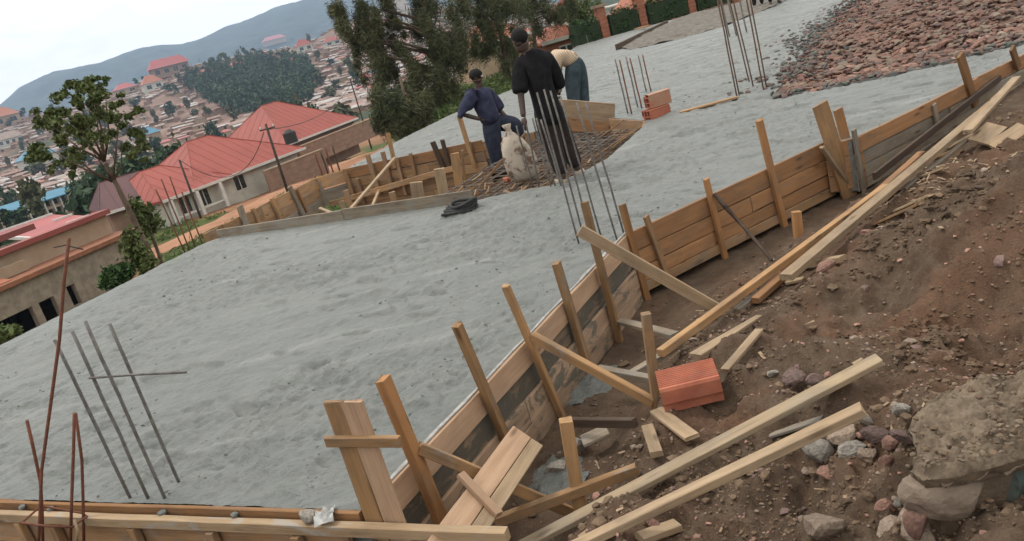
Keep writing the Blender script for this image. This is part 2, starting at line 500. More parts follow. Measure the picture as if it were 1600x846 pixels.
# ------------------------------------------------------------------ plan of the site (metres, slab top z = 0)
def xy(*q): return tuple(P(*q)[:2])
A0 = xy(0, 780); A1 = xy(572, 797); CN = xy(977, 368); AR1 = xy(1285, 225); AR2 = xy(1330, 219); AR3 = xy(1600, 86)
def ext(p, q, d):                      # the point d metres beyond q on the line p-q
    v = Vector((q[0] - p[0], q[1] - p[1])).normalized()
    return (q[0] + v.x * d, q[1] + v.y * d)
A0 = ext(A1, A0, 2.2)
AR4 = ext(AR2, AR3, 4.0)
AT4 = (AR4[0] - 0.25, AR4[1] + 0.6)
L0 = xy(0, 540); L1 = xy(320, 380); LB = ext(L1, L0, 3.5)
PB_L = xy(345, 372); PB_R = xy(735, 316)
PW_L = (-2.62, 15.55); PW_R = (0.11, 14.1)       # far wall of the pit
BD_L = (1.00, 13.50); BD_R = (2.10, 12.80)
SLAB = [A0, A1, CN, AR1, AR2, AR3, AR4, AT4, (6.75, 9.45), (5.79, 9.62), (4.75, 9.95), (3.95, 10.55), (4.55, 11.61), (5.47, 13.16), (6.9, 16.07),
        (8.29, 18.23), (10.96, 22.4), (15.5, 30.0), (18.0, 37.5), (12.45, 39.6), (9.2, 40.4), (6.0, 40.2), (1.43, 24.11), (-0.47, 21.28), (-1.82, 18.06), PW_L,
        (-1.53, 15.0), (-0.9, 14.65), PW_R, BD_L, BD_R, (2.42, 11.4), (2.27, 10.95), (1.44, 9.37), (1.04, 8.99), (0.72, 8.72), (0.25, 8.95), PB_R, PB_L, L1, (-4.94, 9.59), L0, LB]
RUB = [(3.95, 10.55), (4.75, 9.95), (5.79, 9.62), (6.75, 9.45), AT4, (16, 13.5), (24, 22), (15.5, 30.0), (10.96, 22.4), (8.29, 18.23), (6.9, 16.07), (5.47, 13.16), (4.55, 11.61)]

def sdist(x, y):                       # metres outside the slab outline (negative inside)
    d, _, _ = poly_near(x, y, SLAB)
    return np.where(poly_inside(x, y, SLAB), -d, d)

REST = [(P(1032, 552, -0.30), P(1385, 292, -0.21)), (P(1228, 434, -0.21), P(1532, 178, -0.05)), (P(1180, 470, -0.30), P(1440, 240, -0.17)), (P(1512, 206, -0.03), P(1588, 122, 0.03))]
def soil_z(x, y, fine=True):
    x = np.asarray(x, float); y = np.asarray(y, float)
    d = sdist(x, y); cap_ = []
    zf = -0.56 + 0.30 * sstep((x - 2.4) / 4.0)
    bank = -0.24 + 0.15 * np.maximum(d - 1.0, 0) + 0.16 * sstep((x - 2.0) / 4.0)
    bank = np.minimum(bank, 0.35 + 0.05 * d)
    k = sstep((d - 0.42) / 0.62)
    z = zf + (bank - zf) * k
    # hummocks and hollows on the bank
    z = z + k * (0.24 * np.exp(-((x - 2.75) ** 2 + (y - 4.0) ** 2) / 0.30) - 0.13 * np.exp(-((x - 2.2) ** 2 + (y - 3.5) ** 2) / 0.10)
                 + 0.12 * np.exp(-((x - 3.4) ** 2 + (y - 4.6) ** 2) / 0.25))
    w = 0.25 + 0.75 * k
    for (s0, s1) in REST:                # ground pressed down under the timbers along the trench lip
        ux_, uy_ = s1[0] - s0[0], s1[1] - s0[1]; L_ = ux_ * ux_ + uy_ * uy_
        t = np.clip(((x - s0[0]) * ux_ + (y - s0[1]) * uy_) / L_, 0, 1)
        dl = np.hypot(x - s0[0] - t * ux_, y - s0[1] - t * uy_)
        lim_ = s0[2] + t * (s1[2] - s0[2]) - 0.045 + 0.6 * np.maximum(dl - 0.10, 0)
        cap_.append(lim_)
    z = z + w * (0.16 + 0.12 * sstep((d - 1.2) / 0.6)) * fbm(x * 1.5, y * 1.5, 3, 3)
    if fine:
        lump = np.abs(fbm(x * 4.5, y * 4.5, 19, 3))
        z = z + w * (0.085 * fbm(x * 6, y * 6, 9, 4, 0.6) + 0.10 * (0.16 - lump) * k + 0.022 * fbm(x * 30, y * 30, 21, 3, 0.6))
    for c_ in cap_: z = np.minimum(z, c_)
    return z

def G(px, py, lift=0.0):               # where a line of sight meets the soil
    a = ray(px, py); o = Vector((0, 0, CAMZ))
    t0 = 0.6 / a.length; t = t0
    ts = np.linspace(0.8, 16, 900) / a.length
    zz = soil_z(a.x * ts, a.y * ts, False)
    h = CAMZ + a.z * ts
    i = int(np.argmax(h < zz)) if np.any(h < zz) else len(ts) - 1
    t = ts[i]
    return Vector((a.x * t, a.y * t, float(zz[i]) + lift))

def sector(name, azr, n_az, r0, r1, n_r, keep, height, mat, snap=None, smooth=True, kind='structure'):
    """ground sheet whose cells grow with distance from the photographer"""
    az = np.radians(np.linspace(azr[0], azr[1], n_az)); rr = np.geomspace(r0, r1, n_r)
    A_, R_ = np.meshgrid(az, rr)
    X = R_ * np.sin(A_); Y = R_ * np.cos(A_)
    x = X.ravel(); y = Y.ravel()
    idx = np.arange(n_az * n_r).reshape(n_r, n_az)
    if keep is not None:
        ok, x, y = keep(x, y, R_.ravel(), (azr[1] - azr[0]) / n_az)
    else: ok = np.ones(len(x), bool)
    Q = np.stack([idx[:-1, :-1], idx[:-1, 1:], idx[1:, 1:], idx[1:, :-1]], -1).reshape(-1, 4)
    Q = Q[ok[Q].all(1)]
    z = height(x, y)
    used = np.unique(Q); remap = -np.ones(len(x), int); remap[used] = np.arange(len(used))
    me = big_mesh(name, np.stack([x, y, z], -1)[used], remap[Q][:, ::-1], mat, smooth)
    o = link(name, me); tag(o, kind=kind)
    return o

def keep_poly(poly):
    def f(x, y, r, da):
        ins = poly_inside(x, y, poly)
        d, nx_, ny_ = poly_near(x, y, poly)
        tol = r * math.radians(da) * 1.6
        sn = (~ins) & (d < tol)
        return ins | sn, np.where(sn, nx_, x), np.where(sn, ny_, y)
    return f

def slab_z(x, y):
    d, _, _ = poly_near(x, y, SLAB)
    e = np.clip(d / 0.25, 0, 1)
    # drag marks fan out from where the men work, footprints and trowel ridges
    th = np.arctan2(x - 0.4, y - 9.5) * 3.0; rr = np.hypot(x - 0.4, y - 9.5)
    u = x * 0.555 + y * 0.83; v = x * 0.83 - y * 0.555
    z = 0.014 * fbm(x * 1.1, y * 1.1, 5, 3) + 0.010 * fbm(th * 5, rr * 0.9, 31, 3) + 0.016 * fbm(u * 7, v * 2.2, 41, 4)
    pits = fbm(u * 5, v * 2.5, 77, 2)
    z = z - 0.03 * sstep((pits - 0.26) / 0.14)
    lump = fbm(x * 3.1, y * 3.1, 55, 2)
    z = z + 0.012 * sstep((lump - 0.25) / 0.15)
    # coarse raked texture in patches: ridges, torn edges, small voids; calmer floated areas between
    pm = 0.22 + 0.78 * sstep((fbm(x * 0.9, y * 0.9, 151, 3) + 0.22) / 0.34)
    rg_ = 1 - 2 * np.abs(fbm(u * 5.5 + 0.8 * v, v * 11, 111, 3))
    z = z + pm * 0.016 * (rg_ - 0.6)
    z = z + pm * 0.013 * fbm(u * 9, v * 17, 121, 3, 0.6) + 0.007 * fbm(u * 24, v * 34, 161, 2)
    vd = fbm(u * 15, v * 27, 131, 2)
    z = z - 0.012 * sstep((vd - 0.26) / 0.10) * sstep((pm - 0.5) / 0.3)
    t2 = np.arctan2(x + 0.3, y - 9.6); r2 = np.hypot(x + 0.3, y - 9.6)
    z = z + 0.030 * fbm(t2 * 22, r2 * 0.45, 171, 3) * np.clip(r2 - 0.4, 0, 1) * sstep((fbm(t2 * 3, r2 * 0.5, 181, 2) + 0.1) / 0.25)
    z = z * (0.25 + 0.75 * e)
    # concrete feathers out over the rubble
    d2, _, _ = poly_near(x, y, RUB)
    z = z - 0.05 * (1 - np.clip(d2 / 0.4, 0, 1)) + 0.05 * fbm(x * 6, y * 6, 61, 3) * (1 - np.clip(d2 / 1.2, 0, 1))
    return z

def build_setting():
    sector('concrete_slab', (-58, 50), 720, 2.6, 46, 900, keep_poly(SLAB), slab_z, CONC)
    # its sides, down into the ground
    V = []; Fc = []
    n = len(SLAB)
    for i, (x, y) in enumerate(SLAB):
        V += [(x, y, -0.012), (x, y, -0.48 if not (i >= 38 or i in (23, 24, 25)) else -1.3)]
    for i in range(n):
        j = (i + 1) % n
        Fc.append((2 * i, 2 * j, 2 * j + 1, 2 * i + 1))
    tag(mk('slab_edge', V, Fc, CONC), kind='structure')
    # soil bank on the photographer's side
    def keep_soil(x, y, r, da):
        d = sdist(x, y)
        ok = (d > -0.12) & (y < 11.6 + 0 * x) & ~(poly_inside(x, y, RUB))
        ok &= ~((x < 3.0) & (y > 8.0)) & ~((x < -4.5) & (y > 7.5))
        return ok, x, y
    sector('soil_bank', (-75, 125), 760, 0.5, 15, 560, keep_soil, soil_z, SOIL)
    sector('soil_bank_behind', (125, 285), 60, 0.5, 15, 40, None, lambda x, y: soil_z(x, y, False), SOIL)
    # rubble bed
    def rub_z(x, y):
        d, _, _ = poly_near(x, y, RUB)
        return -0.10 + 0.16 * fbm(x * 0.8, y * 0.8, 15, 3) * np.clip(d, 0, 1) + 0.10 * fbm(x * 5, y * 5, 25, 3) + 0.10 * sstep(d / 2.0) + 0.16 * sstep((d - 0.8) / 2.5)
    sector('rubble_bed', (14, 55), 260, 9.5, 34, 260, keep_poly(RUB), rub_z, simple('rubble_dust', (0.10, 0.062, 0.048), (0.19, 0.11, 0.08), 5, 0.95, 0.8, 0.03, kind='Generated'))
    return rub_z

rub_z = build_setting()

# floor of the pit
PITP = [PB_L, PB_R, (0.25, 8.95), (0.72, 8.72), (1.04, 8.99), (1.44, 9.37), (2.27, 10.95), (2.42, 11.4), BD_R, BD_L, PW_R, PW_L, (-3.15, 15.45), (-4.25, 12.6)]
def pit_z(x, y): return -0.95 + 0.42 * sstep((x + 0.6) / 1.4) + 0.12 * fbm(x * 1.5, y * 1.5, 8, 4)
bigp = [(-4.6, 11.2), (-0.1, 8.7), (0.9, 8.4), (2.8, 11), (2.4, 13.2), (0.2, 14.4), (-2.6, 15.9), (-3.5, 15.7)]
sector('pit_floor', (-24, 18), 90, 8.0, 17, 90, keep_poly(bigp), pit_z, SOIL)

# ------------------------------------------------------------------ wide ground sheet: terrace, valley, far hillside, mountain
RIDGE = [azel(*q) for q in [(-200, 236), (0, 170), (35, 145), (89, 120), (149, 106), (227, 78), (255, 73), (284, 72), (305, 64), (400, 27), (480, 0), (640, -45), (900, -120), (1300, -230)]]
RAZ = np.array([a for a, e in RIDGE]); REL = np.minimum(np.array([e for a, e in RIDGE]), 5.5)
CRAZ = np.array([-60, -32, -28, -24, -20.7, -17.8, -15, -11.6, -8.9, -5.3, -2, 3, 8, 20, 60.])
CREL = np.array([2.0, 2.2, 2.35, 2.2, 2.5, 2.75, 2.9, 2.7, 2.75, 3.0, 2.9, 1.6, 0.6, 0.4, 0.4])

def terrain_z(az, r):
    az = np.asarray(az, float); r = np.asarray(r, float)
    x = r * np.sin(np.radians(az)); y = r * np.cos(np.radians(az))
    near = np.interp(r, [0, 9, 11, 14, 20, 30, 45, 60, 75, 100, 200, 300], [-1.4, -1.4, -1.9, -2.4, -3.2, -4.2, -5.0, -5.3, -6.0, -8, -12.5, -14])
    low = sstep((-az - 23.5) / 3.0) * np.interp(r, [0, 20, 42, 60, 90], [0, 0, -1.7, -1.6, 0])
    site = np.interp(r, [0, 40, 48, 60, 100, 200, 300], [-0.9, -0.75, -0.8, -2, -7, -12.5, -14])
    m = sstep((az + 7.5) / 6.0)
    back = sstep((np.abs(az) - 60) / 20)                 # beside and behind the photographer the terrace goes on
    nearz = near * (1 - m) + site * m + low
    crest = np.interp(az, CRAZ, CREL)
    zc = CAMZ + 930 * np.tan(np.radians(crest))
    t = np.clip((r - 300) / 630, 0, 1)
    hill = -14 + (zc + 14) * t ** 1.75
    rid = np.interp(az, RAZ, REL)
    zr = CAMZ + 4200 * np.tan(np.radians(rid))
    after = zc + (-30 - zc) * sstep((r - 930) / 700)
    mt = np.clip((r - 1900) / 2300, 0, 1)
    mount = -30 + (zr + 30) * sstep(mt) ** 0.9
    z = np.where(r < 300, nearz, np.where(r < 930, hill, np.where(r < 1900, after, mount)))
    z = np.where(r > 4200, zr - (r - 4200) * 0.12, z)
    z = z + np.where(r > 300, fbm(x / 120, y / 120, 3, 4) * np.clip((r - 300) / 600, 0, 1) * 12, 0)
    z = z + np.where(r > 1900, fbm(x / 420, y / 420, 13, 5) * 42 * np.clip((r - 1900) / 900, 0, 1) * np.clip((4300 - r) / 900, 0.12, 1), 0)
    z = z + np.where((r > 14) & (r < 300), 0.3 * fbm(x / 6, y / 6, 33, 3), 0)
    return np.where(r < 300, z * (1 - back) + -1.0 * back, z)

def TZ(az, r): return float(terrain_z(np.array([az]), np.array([r]))[0])
def on_terrain(px, py, r):             # the spot at distance r below the direction of a pixel
    az, _ = azel(px, py); p = polar(az, r); p.z = TZ(az, r); return p

ROAD = [(-30, 45), (-24, 50), (-20.5, 53), (-17.5, 57), (-14.4, 62), (-11.5, 70), (-9, 80), (-6.5, 92), (-4, 110), (0, 140)]
def zone_col(az, r):
    x = r * np.sin(np.radians(az)); y = r * np.cos(np.radians(az))
    n1 = fbm(x / 9, y / 9, 71, 4); n2 = fbm(x / 45, y / 45, 72, 4); n3 = fbm(x / 260, y / 260, 73, 5)
    grass = np.array([0.085, 0.105, 0.032]); dirt = np.array([0.30, 0.155, 0.088]); scrub = np.array([0.05, 0.062, 0.034])
    pink = np.array([0.22, 0.145, 0.11]); wood_ = np.array([0.032, 0.05, 0.034]); far = np.array([0.045, 0.062, 0.055])
    def w(a): return a[:, None]
    c = w(1 - sstep((n1 + 0.10) / 0.2)) * dirt + w(sstep((n1 + 0.10) / 0.2)) * grass
    k = sstep((r - 95) / 40); s = sstep((n2 + 0.18) / 0.2)
    c = c * w(1 - k) + w(k) * (w(1 - s) * dirt * 0.8 + w(s) * scrub)
    k = sstep((r - 330) / 90); s = sstep((n3 - 0.1) / 0.12)
    c = c * w(1 - k) + w(k) * (w(1 - s) * pink + w(s) * scrub)
    k = sstep((r - 960) / 200)
    c = c * w(1 - k) + w(k) * far * (1 + 0.8 * w(n2))
    k = ((az > -4) & (r < 60)).astype(float)
    c = c * w(1 - k) + w(k) * grass
    return c

def build_terrain():
    az = np.concatenate([np.linspace(-180, -62, 60)[:-1], np.linspace(-62, 62, 420), np.linspace(62, 180, 60)[1:]])
    rr = np.concatenate([[0.0], np.geomspace(2, 300, 190), np.geomspace(310, 1900, 130), np.geomspace(1950, 4200, 60), np.geomspace(4300, 4700, 4)])
    A_, R_ = np.meshgrid(az, rr); a = A_.ravel(); r = R_.ravel()
    x = r * np.sin(np.radians(a)); y = r * np.cos(np.radians(a))
    z = terrain_z(a, r)
    ins = (np.hypot(x - 4, y - 6) < 22) & (x > -6) & (y < 45)       # stay below the slab, the bank and the rubble
    z = np.where(ins & (y < 16) & (z > -1.35), -1.35, z)
    z = np.where((r < 3), -1.35, z)
    idx = np.arange(len(a)).reshape(len(rr), len(az))
    Q = np.stack([idx[:-1, :-1], idx[:-1, 1:], idx[1:, 1:], idx[1:, :-1]], -1).reshape(-1, 4)
    m, n, b = newmat('terrain_soil')
    at = n.nodes.new('ShaderNodeAttribute'); at.attribute_name = 'zone'
    g = n.nodes.new('ShaderNodeNewGeometry')
    t1 = noise(n, g.outputs['Position'], 0.9, 8, 0.75); t2 = noise(n, g.outputs['Position'], 0.03, 10, 0.75)
    c = mixc(n, ramp(n, t1, 0.3, 0.7, (0.65, 0.65, 0.65), (1.25, 1.25, 1.25)), (0, 0, 0), (0, 0, 0))
    mul = mixc(n, 1.0, at.outputs['Color'], ramp(n, t1, 0.3, 0.7, (0.65, 0.65, 0.65), (1.25, 1.25, 1.25)), 'MULTIPLY')
    mul = mixc(n, 1.0, mul, ramp(n, t2, 0.3, 0.7, (0.6, 0.6, 0.6), (1.3, 1.3, 1.3)), 'MULTIPLY')
    n.links.new(mul, b.inputs['Base Color']); b.inputs['Roughness'].default_value = 0.95; b.inputs['Specular IOR Level'].default_value = 0.1
    bump(n, b, t1, 0.6, 0.15)
    me = big_mesh('ground', np.stack([x, y, z], -1), Q[:, ::-1], m)
    ca = me.color_attributes.new('zone', 'FLOAT_COLOR', 'POINT')
    cc = np.ones((len(x), 4), np.float32); cc[:, :3] = zone_col(a, r)
    ca.data.foreach_set('color', cc.ravel())
    tag(link('ground', me), kind='structure')
    # the red earth road in front of the red-roofed houses
    V = []; Fc = []
    pts = []
    for (a0, r0), (a1, r1) in zip(ROAD[:-1], ROAD[1:]):
        for k in range(10): pts.append((a0 + (a1 - a0) * k / 10, r0 + (r1 - r0) * k / 10))
    for i, (a0, r0) in enumerate(pts):
        w_ = 2.6 + 0.4 * math.sin(i * 0.7)
        for j in range(5):
            q = r0 - w_ + 2 * w_ * j / 4
            p = polar(a0, q); V.append((p.x, p.y, TZ(a0, q) + 0.06 + (0.02 if 0 < j < 4 else -0.05)))
        if i:
            for j in range(4): Fc.append(((i - 1) * 5 + j, (i - 1) * 5 + j + 1, i * 5 + j + 1, i * 5 + j))
    tag(mk('dirt_road', V, Fc, simple('road_earth', (0.36, 0.185, 0.105), (0.26, 0.13, 0.072), 0.8, 0.95, 0.4, 0.05, kind='Object'), smooth=True), kind='structure')
build_terrain()

# ------------------------------------------------------------------ formwork round the slab
def wallplane(p, q):
    d = Vector((q[0] - p[0], q[1] - p[1], 0)).normalized()
    return Vector((p[0], p[1], 0)), d, Vector((d.y, -d.x, 0))       # point, direction, outward normal (to the right of p->q)
LEG = wallplane(A1, CN); ARM = wallplane(CN, AR1); ARMB = wallplane(AR2, AR4); FRONT = wallplane(A0, A1)
PITF = wallplane(PW_L, PW_R); PITL = wallplane((-4.3, 12.5), (-3.15, 15.45)); PITN = wallplane(PB_L, PB_R)

def W(px, py, wall, off=0.0):
    p, d, n = wall
    a = ray(px, py); o = Vector((0, 0, CAMZ))
    t = (p + n * off - o).dot(n) / a.dot(n)
    return o + a * t

def along(wall, s, off, z):
    p, d, n = wall
    v = p + d * s + n * off
    return Vector((v.x, v.y, z))

def boards(root, wall, s0, s1, ztop, rows, h, mats, off=0.016, gap=0.006, thick=0.026, splits=(), jit=0.006, seed=1):
    r = random.Random(seed)
    z = ztop
    for k in range(rows):
        hh = h[k] if isinstance(h, (list, tuple)) else h
        cuts = [s0] + ([s0 + (s1 - s0) * splits[k]] if k < len(splits) and splits[k] else []) + [s1]
        for a, b in zip(cuts[:-1], cuts[1:]):
            o_ = off + r.uniform(-jit, jit)
            dz = r.uniform(-0.004, 0.004)
            beam('board', along(wall, a + 0.004, o_, z - hh / 2 + dz), along(wall, b - 0.004, o_, z - hh / 2 + dz + r.uniform(-0.006, 0.006)), hh - gap, thick,
                 mats[k], root, up=wall[2], seg=10, seed=r.random(), rough=0.01)
        z -= hh

legL = (Vector(CN) - Vector(A1)).length; armL = (Vector(AR1) - Vector(CN)).length; armbL = (Vector(AR4) - Vector(AR2)).length
frL = (Vector(A1) - Vector(A0)).length

W_CEM_SHADED = wood('wood_caked_shaded', (0.22, 0.16, 0.11), (0.14, 0.10, 0.065), cement=0.9, dirt=0.7, cem_col=(0.085, 0.078, 0.06), cthr=0.42, var=0.15)  # cement-caked wood with the shade of the recessed row put into its colour
fw = thing('formwork_wall', (A1[0], A1[1], -0.55), 'low formwork wall of four stained boards along the near right slab edge', 'formwork', 'board formwork round the slab')
boards(fw, LEG, -0.02, legL, 0.018, 1, 0.15, [W_PINK], off=0.020, seed=3)
boards(fw, LEG, -0.02, legL, -0.134, 1, 0.14, [W_CEM_SHADED], off=0.004, splits=(0.62,), seed=4)
boards(fw, LEG, -0.02, legL, -0.276, 2, 0.148, [W_CEM, W_CEM], off=0.020, splits=(0.4, 0.75), seed=5)
beam('cement_lip', along(LEG, 0.0, 0.004, 0.021), along(LEG, legL, 0.004, 0.021), 0.020, 0.010, LAIT, fw, seg=24, rough=0.15)

fw2 = thing('formwork_wall', (CN[0], CN[1], -0.5), 'orange-brown three-board formwork wall behind the earth trench', 'formwork', 'board formwork round the slab')
boards(fw2, ARM, 0.01, armL + 0.05, 0.012, 4, [0.165, 0.14, 0.12, 0.09], [W_ARM, W_ARM, W_ARM, W_PIT], splits=(0.0, 0.55, 0.35, 0.5), seed=5)
fw3 = thing('formwork_wall', (AR2[0], AR2[1], -0.5), 'far end of the formwork with one clean board above dirty ones', 'formwork', 'board formwork round the slab')
boards(fw3, ARMB, 0.0, armbL, 0.012, 4, [0.15, 0.13, 0.13, 0.1], [W_ARM, W_GREY, W_GREY, W_GREY], splits=(0.3, 0.22, 0.33), jit=0.02, seed=6)
tr = Vector(AR2) - Vector(AR1)
for kk in range(3): beam('board', along(ARM, armL - 0.05, 0.05, -0.07 - 0.155 * kk), along(ARMB, 0.08, 0.045, -0.07 - 0.155 * kk), 0.15, 0.025, W_ARM, fw3, up=ARMB[2])

fwf = thing('formwork_wall', (A1[0], A1[1], -0.55), 'front formwork edge with a cement-splashed rail at the photo bottom', 'formwork', 'board formwork round the slab')
boards(fwf, FRONT, -0.3, frL - 0.02, 0.002, 1, 0.13, [W_ORANGE], off=0.016, seed=7)
boards(fwf, FRONT, -0.3, frL - 0.1, -0.10, 3, 0.15, [W_PIT, W_PIT, W_PIT], off=0.045, splits=(0.55, 0.4, 0.7), seed=8)
fa = P(-260, 791, -0.025); fb = P(790, 828, -0.025)
beam('rail', fa - Vector((0, 0, 0.027)), fb - Vector((0, 0, 0.027)), 0.045, 0.052, W_SPLASH, fwf, seg=16, rough=0.02, notch=0.004)
for k, px in enumerate((8, 66, 200, 330, 470)):
    q = P(px, 836, -0.10); n_ = FRONT[2]
    e = along(FRONT, (Vector((q.x, q.y, 0)) - FRONT[0]).dot(FRONT[1]), 0.085, 0)
    beam('stud', (e.x, e.y, -0.085), (e.x, e.y, -0.60), 0.045, 0.04, W_PIT, fwf, up=n_, seed=k)
for k, px in enumerate((243, 361, 60, 12)):
    q = P(px, 803, 0.0)
    bm_ = rock_mesh('cement_lump', 40 + k, 1, flat=0.9); bm_.transform(Matrix.Diagonal((0.055, 0.045, 0.05, 1)))
    s_ = (Vector((q.x, q.y, 0)) - FRONT[0]).dot(FRONT[1])
    link('cement_lump', bm_, fwf, MORTAR_W if 'MORTAR_W' in globals() else CONC, Matrix.Translation(along(FRONT, s_, 0.045, -0.02)))

# ---- stakes: the foot from the line of sight, then the top over it
def top_over(B, px, py):
    a = ray(px, py).normalized(); o = Vector((0, 0, CAMZ))
    # closest approach of the sight line to the upright through B
    ah = Vector((a.x, a.y)); w = Vector((B.x, B.y))
    t = w.dot(ah) / ah.dot(ah)
    return o + a * t

def stake(top, foot, w, t, mat, label, wall=None, off=0.055, z=None, up=None, name='wooden_stake', cat='stake', group='stakes bracing the formwork', pull=0.0, sink=0.10, **kw):
    if wall is not None: B = W(foot[0], foot[1], wall, off)
    elif z is None: B = G(foot[0], foot[1])
    else: B = P(foot[0], foot[1], z)
    T = W(top[0], top[1], wall, off + 0.015) if wall is not None else top_over(B, *top)
    d = (B - T).normalized()
    o = beam(name, B + d * sink, T, w, t, mat, None, up=up if up is not None else (wall[2] if wall else (0, -1, 0)), notch=0.006, seg=8, **kw)
    return tag(o, label, cat, group)

fc0 = W(590, 812, LEG, 0.06)
FRC = wallplane((fc0.x - FRONT[1].x, fc0.y - FRONT[1].y), (fc0.x, fc0.y))
stake((521, 628), (586, 812), 0.092, 0.024, W_STAKE, 'left board of the split upright pair at the slab corner', FRC, 0.0, name='upright_board', cat='board', group='upright boards at the slab corner')
stake((549, 627), (616, 812), 0.098, 0.024, W_PINK, 'right board of the split upright pair at the slab corner', FRC, 0.0, name='upright_board', cat='board', group='upright boards at the slab corner')
a_ = W(510, 690, FRC, 0.035); b_ = W(626, 690, FRC, 0.035)
tag(beam('crosspiece', a_, b_, 0.045, 0.026, W_STAKE, None, up=FRC[2], notch=0.004), 'short crosspiece nailed across the upright board pair', 'batten')
stake((598, 592), (690, 815), 0.062, 0.048, W_ORANGE, 'thick orange stake standing beside the upright board pair', LEG, 0.10)
stake((714, 508), (795, 697), 0.05, 0.042, W_STAKE, 'square stake above the leaning double plank', LEG, 0.06)
stake((790, 447), (880, 655), 0.036, 0.042, W_STAKE, 'thin strongly leaning stake holding the upper end of the long brace', LEG, 0.06)
stake((869, 411), (917, 568), 0.055, 0.045, W_STAKE, 'stake crossed at its foot by the long slanting brace', LEG, 0.055)
stake((913, 316), (968, 532), 0.05, 0.045, W_STAKE, 'tall stake behind the thick brace at the inner corner', LEG, 0.07)
stake((972, 320), (1008, 455), 0.06, 0.03, W_ORANGE, 'dark orange flat stake right in the inner formwork corner', ARM, 0.05)
stake((1009, 338), (1040, 425), 0.045, 0.035, W_STAKE, 'short pale stake just right of the inner formwork corner', ARM, 0.05)
stake((1103, 280), (1133, 402), 0.05, 0.035, W_ORANGE, 'orange stake tied to the thin black bar', ARM, 0.05)
stake((1186, 188), (1227, 358), 0.062, 0.04, W_ORANGE, 'tall orange-brown stake halfway along the orange-brown formwork', ARM, 0.05)
JN = wallplane(along(ARM, armL - 0.12, 0.10, 0)[:2], along(ARMB, 0.45, 0.07, 0)[:2])
stake((1281, 163), (1326, 302), 0.155, 0.03, W_STAKE, 'broad upright board standing at the formwork joint', JN, 0.0, name='upright_board', cat='board')
stake((1309, 171), (1341, 292), 0.085, 0.035, W_ORANGE, 'narrower dark stake just behind the broad upright board', JN, -0.05)
stake((1334, 203), (1350, 296), 0.045, 0.03, W_GREY, 'short grey stake right of the broad upright board', ARMB, 0.05)
stake((1459, 163), (1465, 196), 0.065, 0.025, W_GREY, 'small pale cleat on the far formwork board', ARMB, 0.04, name='cleat', cat='cleat', sink=0.0)
stake((1500, 86), (1520, 152), 0.11, 0.035, W_ORANGE, 'far brown stake standing clear of the grey slab at upper right', ARMB, 0.05)
stake((1581, 75), (1588, 96), 0.09, 0.03, W_ORANGE, 'farthest stub stake near the right photo border', ARMB, 0.05)
stake((884, 657), (905, 790), 0.062, 0.052, W_STAKE, 'short round-topped post standing in the trench, nearest the camera', z=-0.44, up=(0, -1, 0.2))
stake((1009, 491), (1025, 622), 0.05, 0.048, W_STAKE, 'short post standing left of the red clay block', z=-0.34)
stake((1244, 331), (1249, 380), 0.065, 0.05, W_ORANGE, 'stub post beside the long planks under the orange-brown formwork', z=-0.36)

# ---- braces from the stakes down to the bank
def brace(p, q, w, t, mat, label, wall, off, zq=None, up=(0, 0, 1), name='timber_brace', cat='brace', group='slanting braces of the formwork', lift=0.02, **kw):
    a = W(p[0], p[1], wall, off)
    b = G(q[0], q[1], lift) if zq is None else P(q[0], q[1], zq)
    o = beam(name, a, b, w, t, mat, None, up=up, notch=0.005, seg=8, **kw)
    return tag(o, label, cat, group)
brace((832, 526), (1022, 634), 0.045, 0.052, W_STAKE, 'long brace slanting from a thin stake down towards the clay block', LEG, 0.11)
brace((906, 360), (1122, 488), 0.032, 0.078, W_PALE, 'thick pale brace slanting over the trench to the long planks', LEG, 0.13)
brace((655, 700), (893, 806), 0.042, 0.052, W_STAKE, 'lower brace passing behind the leaning double plank', LEG, 0.13)
tag(tube('black_bar', [W(1116, 303, ARM, 0.09), W(1132, 322, ARM, 0.17), W(1160, 352, ARM, 0.30), G(1206, 408, 0.0)], [0.018, 0.022, 0.015, 0.012], W_DARK, None, 6),
    'thin black bar slanting from an orange stake into the trench', 'bar')
brace((1284, 230), (1332, 304), 0.045, 0.03, W_PALE, 'short pale brace leaning on the broad upright board', ARM, 0.16, lift=0.04)

def lying(p, q, w, t, mat, label, name='plank', cat='plank', group=None, za=None, zb=None, up=(0, 0, 1), lift=None, **kw):
    lf = t / 2 if lift is None else lift
    a = G(p[0], p[1], lf) if za is None else P(p[0], p[1], za)
    b = G(q[0], q[1], lf) if zb is None else P(q[0], q[1], zb)
    if za is None and zb is None:          # lift the piece until it lies on the humps instead of in them
        for _ in range(3):
            u = np.linspace(0.03, 0.97, 24)
            zz = soil_z(a.x + (b.x - a.x) * u, a.y + (b.y - a.y) * u) + t * 0.42
            ex_ = zz - (a.z + (b.z - a.z) * u)
            la = float(np.max(ex_[:12])); lb = float(np.max(ex_[12:]))
            if (b - a).length < 0.5: la = lb = max(la, lb)
            if (b - a).length > 1.0:
                la = lb = float(np.max(ex_)) + 0.004
            a = P(p[0], p[1], a.z + la * (1.0 if (b - a).length > 1.0 else 0.9)); b = P(q[0], q[1], b.z + lb * (1.0 if (b - a).length > 1.0 else 0.9))
    o = beam(name, a, b, w, t, mat, None, up=up, notch=kw.pop('notch', 0.006), seg=10, **kw)
    return tag(o, label, cat, group)
lying((776, 815), (995, 733), 0.04, 0.05, W_STAKE, 'beam on edge lying behind the nearest short post', za=-0.40, zb=-0.30, name='timber_beam', cat='beam')
lying((892, 660), (992, 661), 0.035, 0.05, W_DARK, 'dark reddish beam across the trench right of the nearest short post', za=-0.36, zb=-0.28, name='timber_beam', cat='beam')
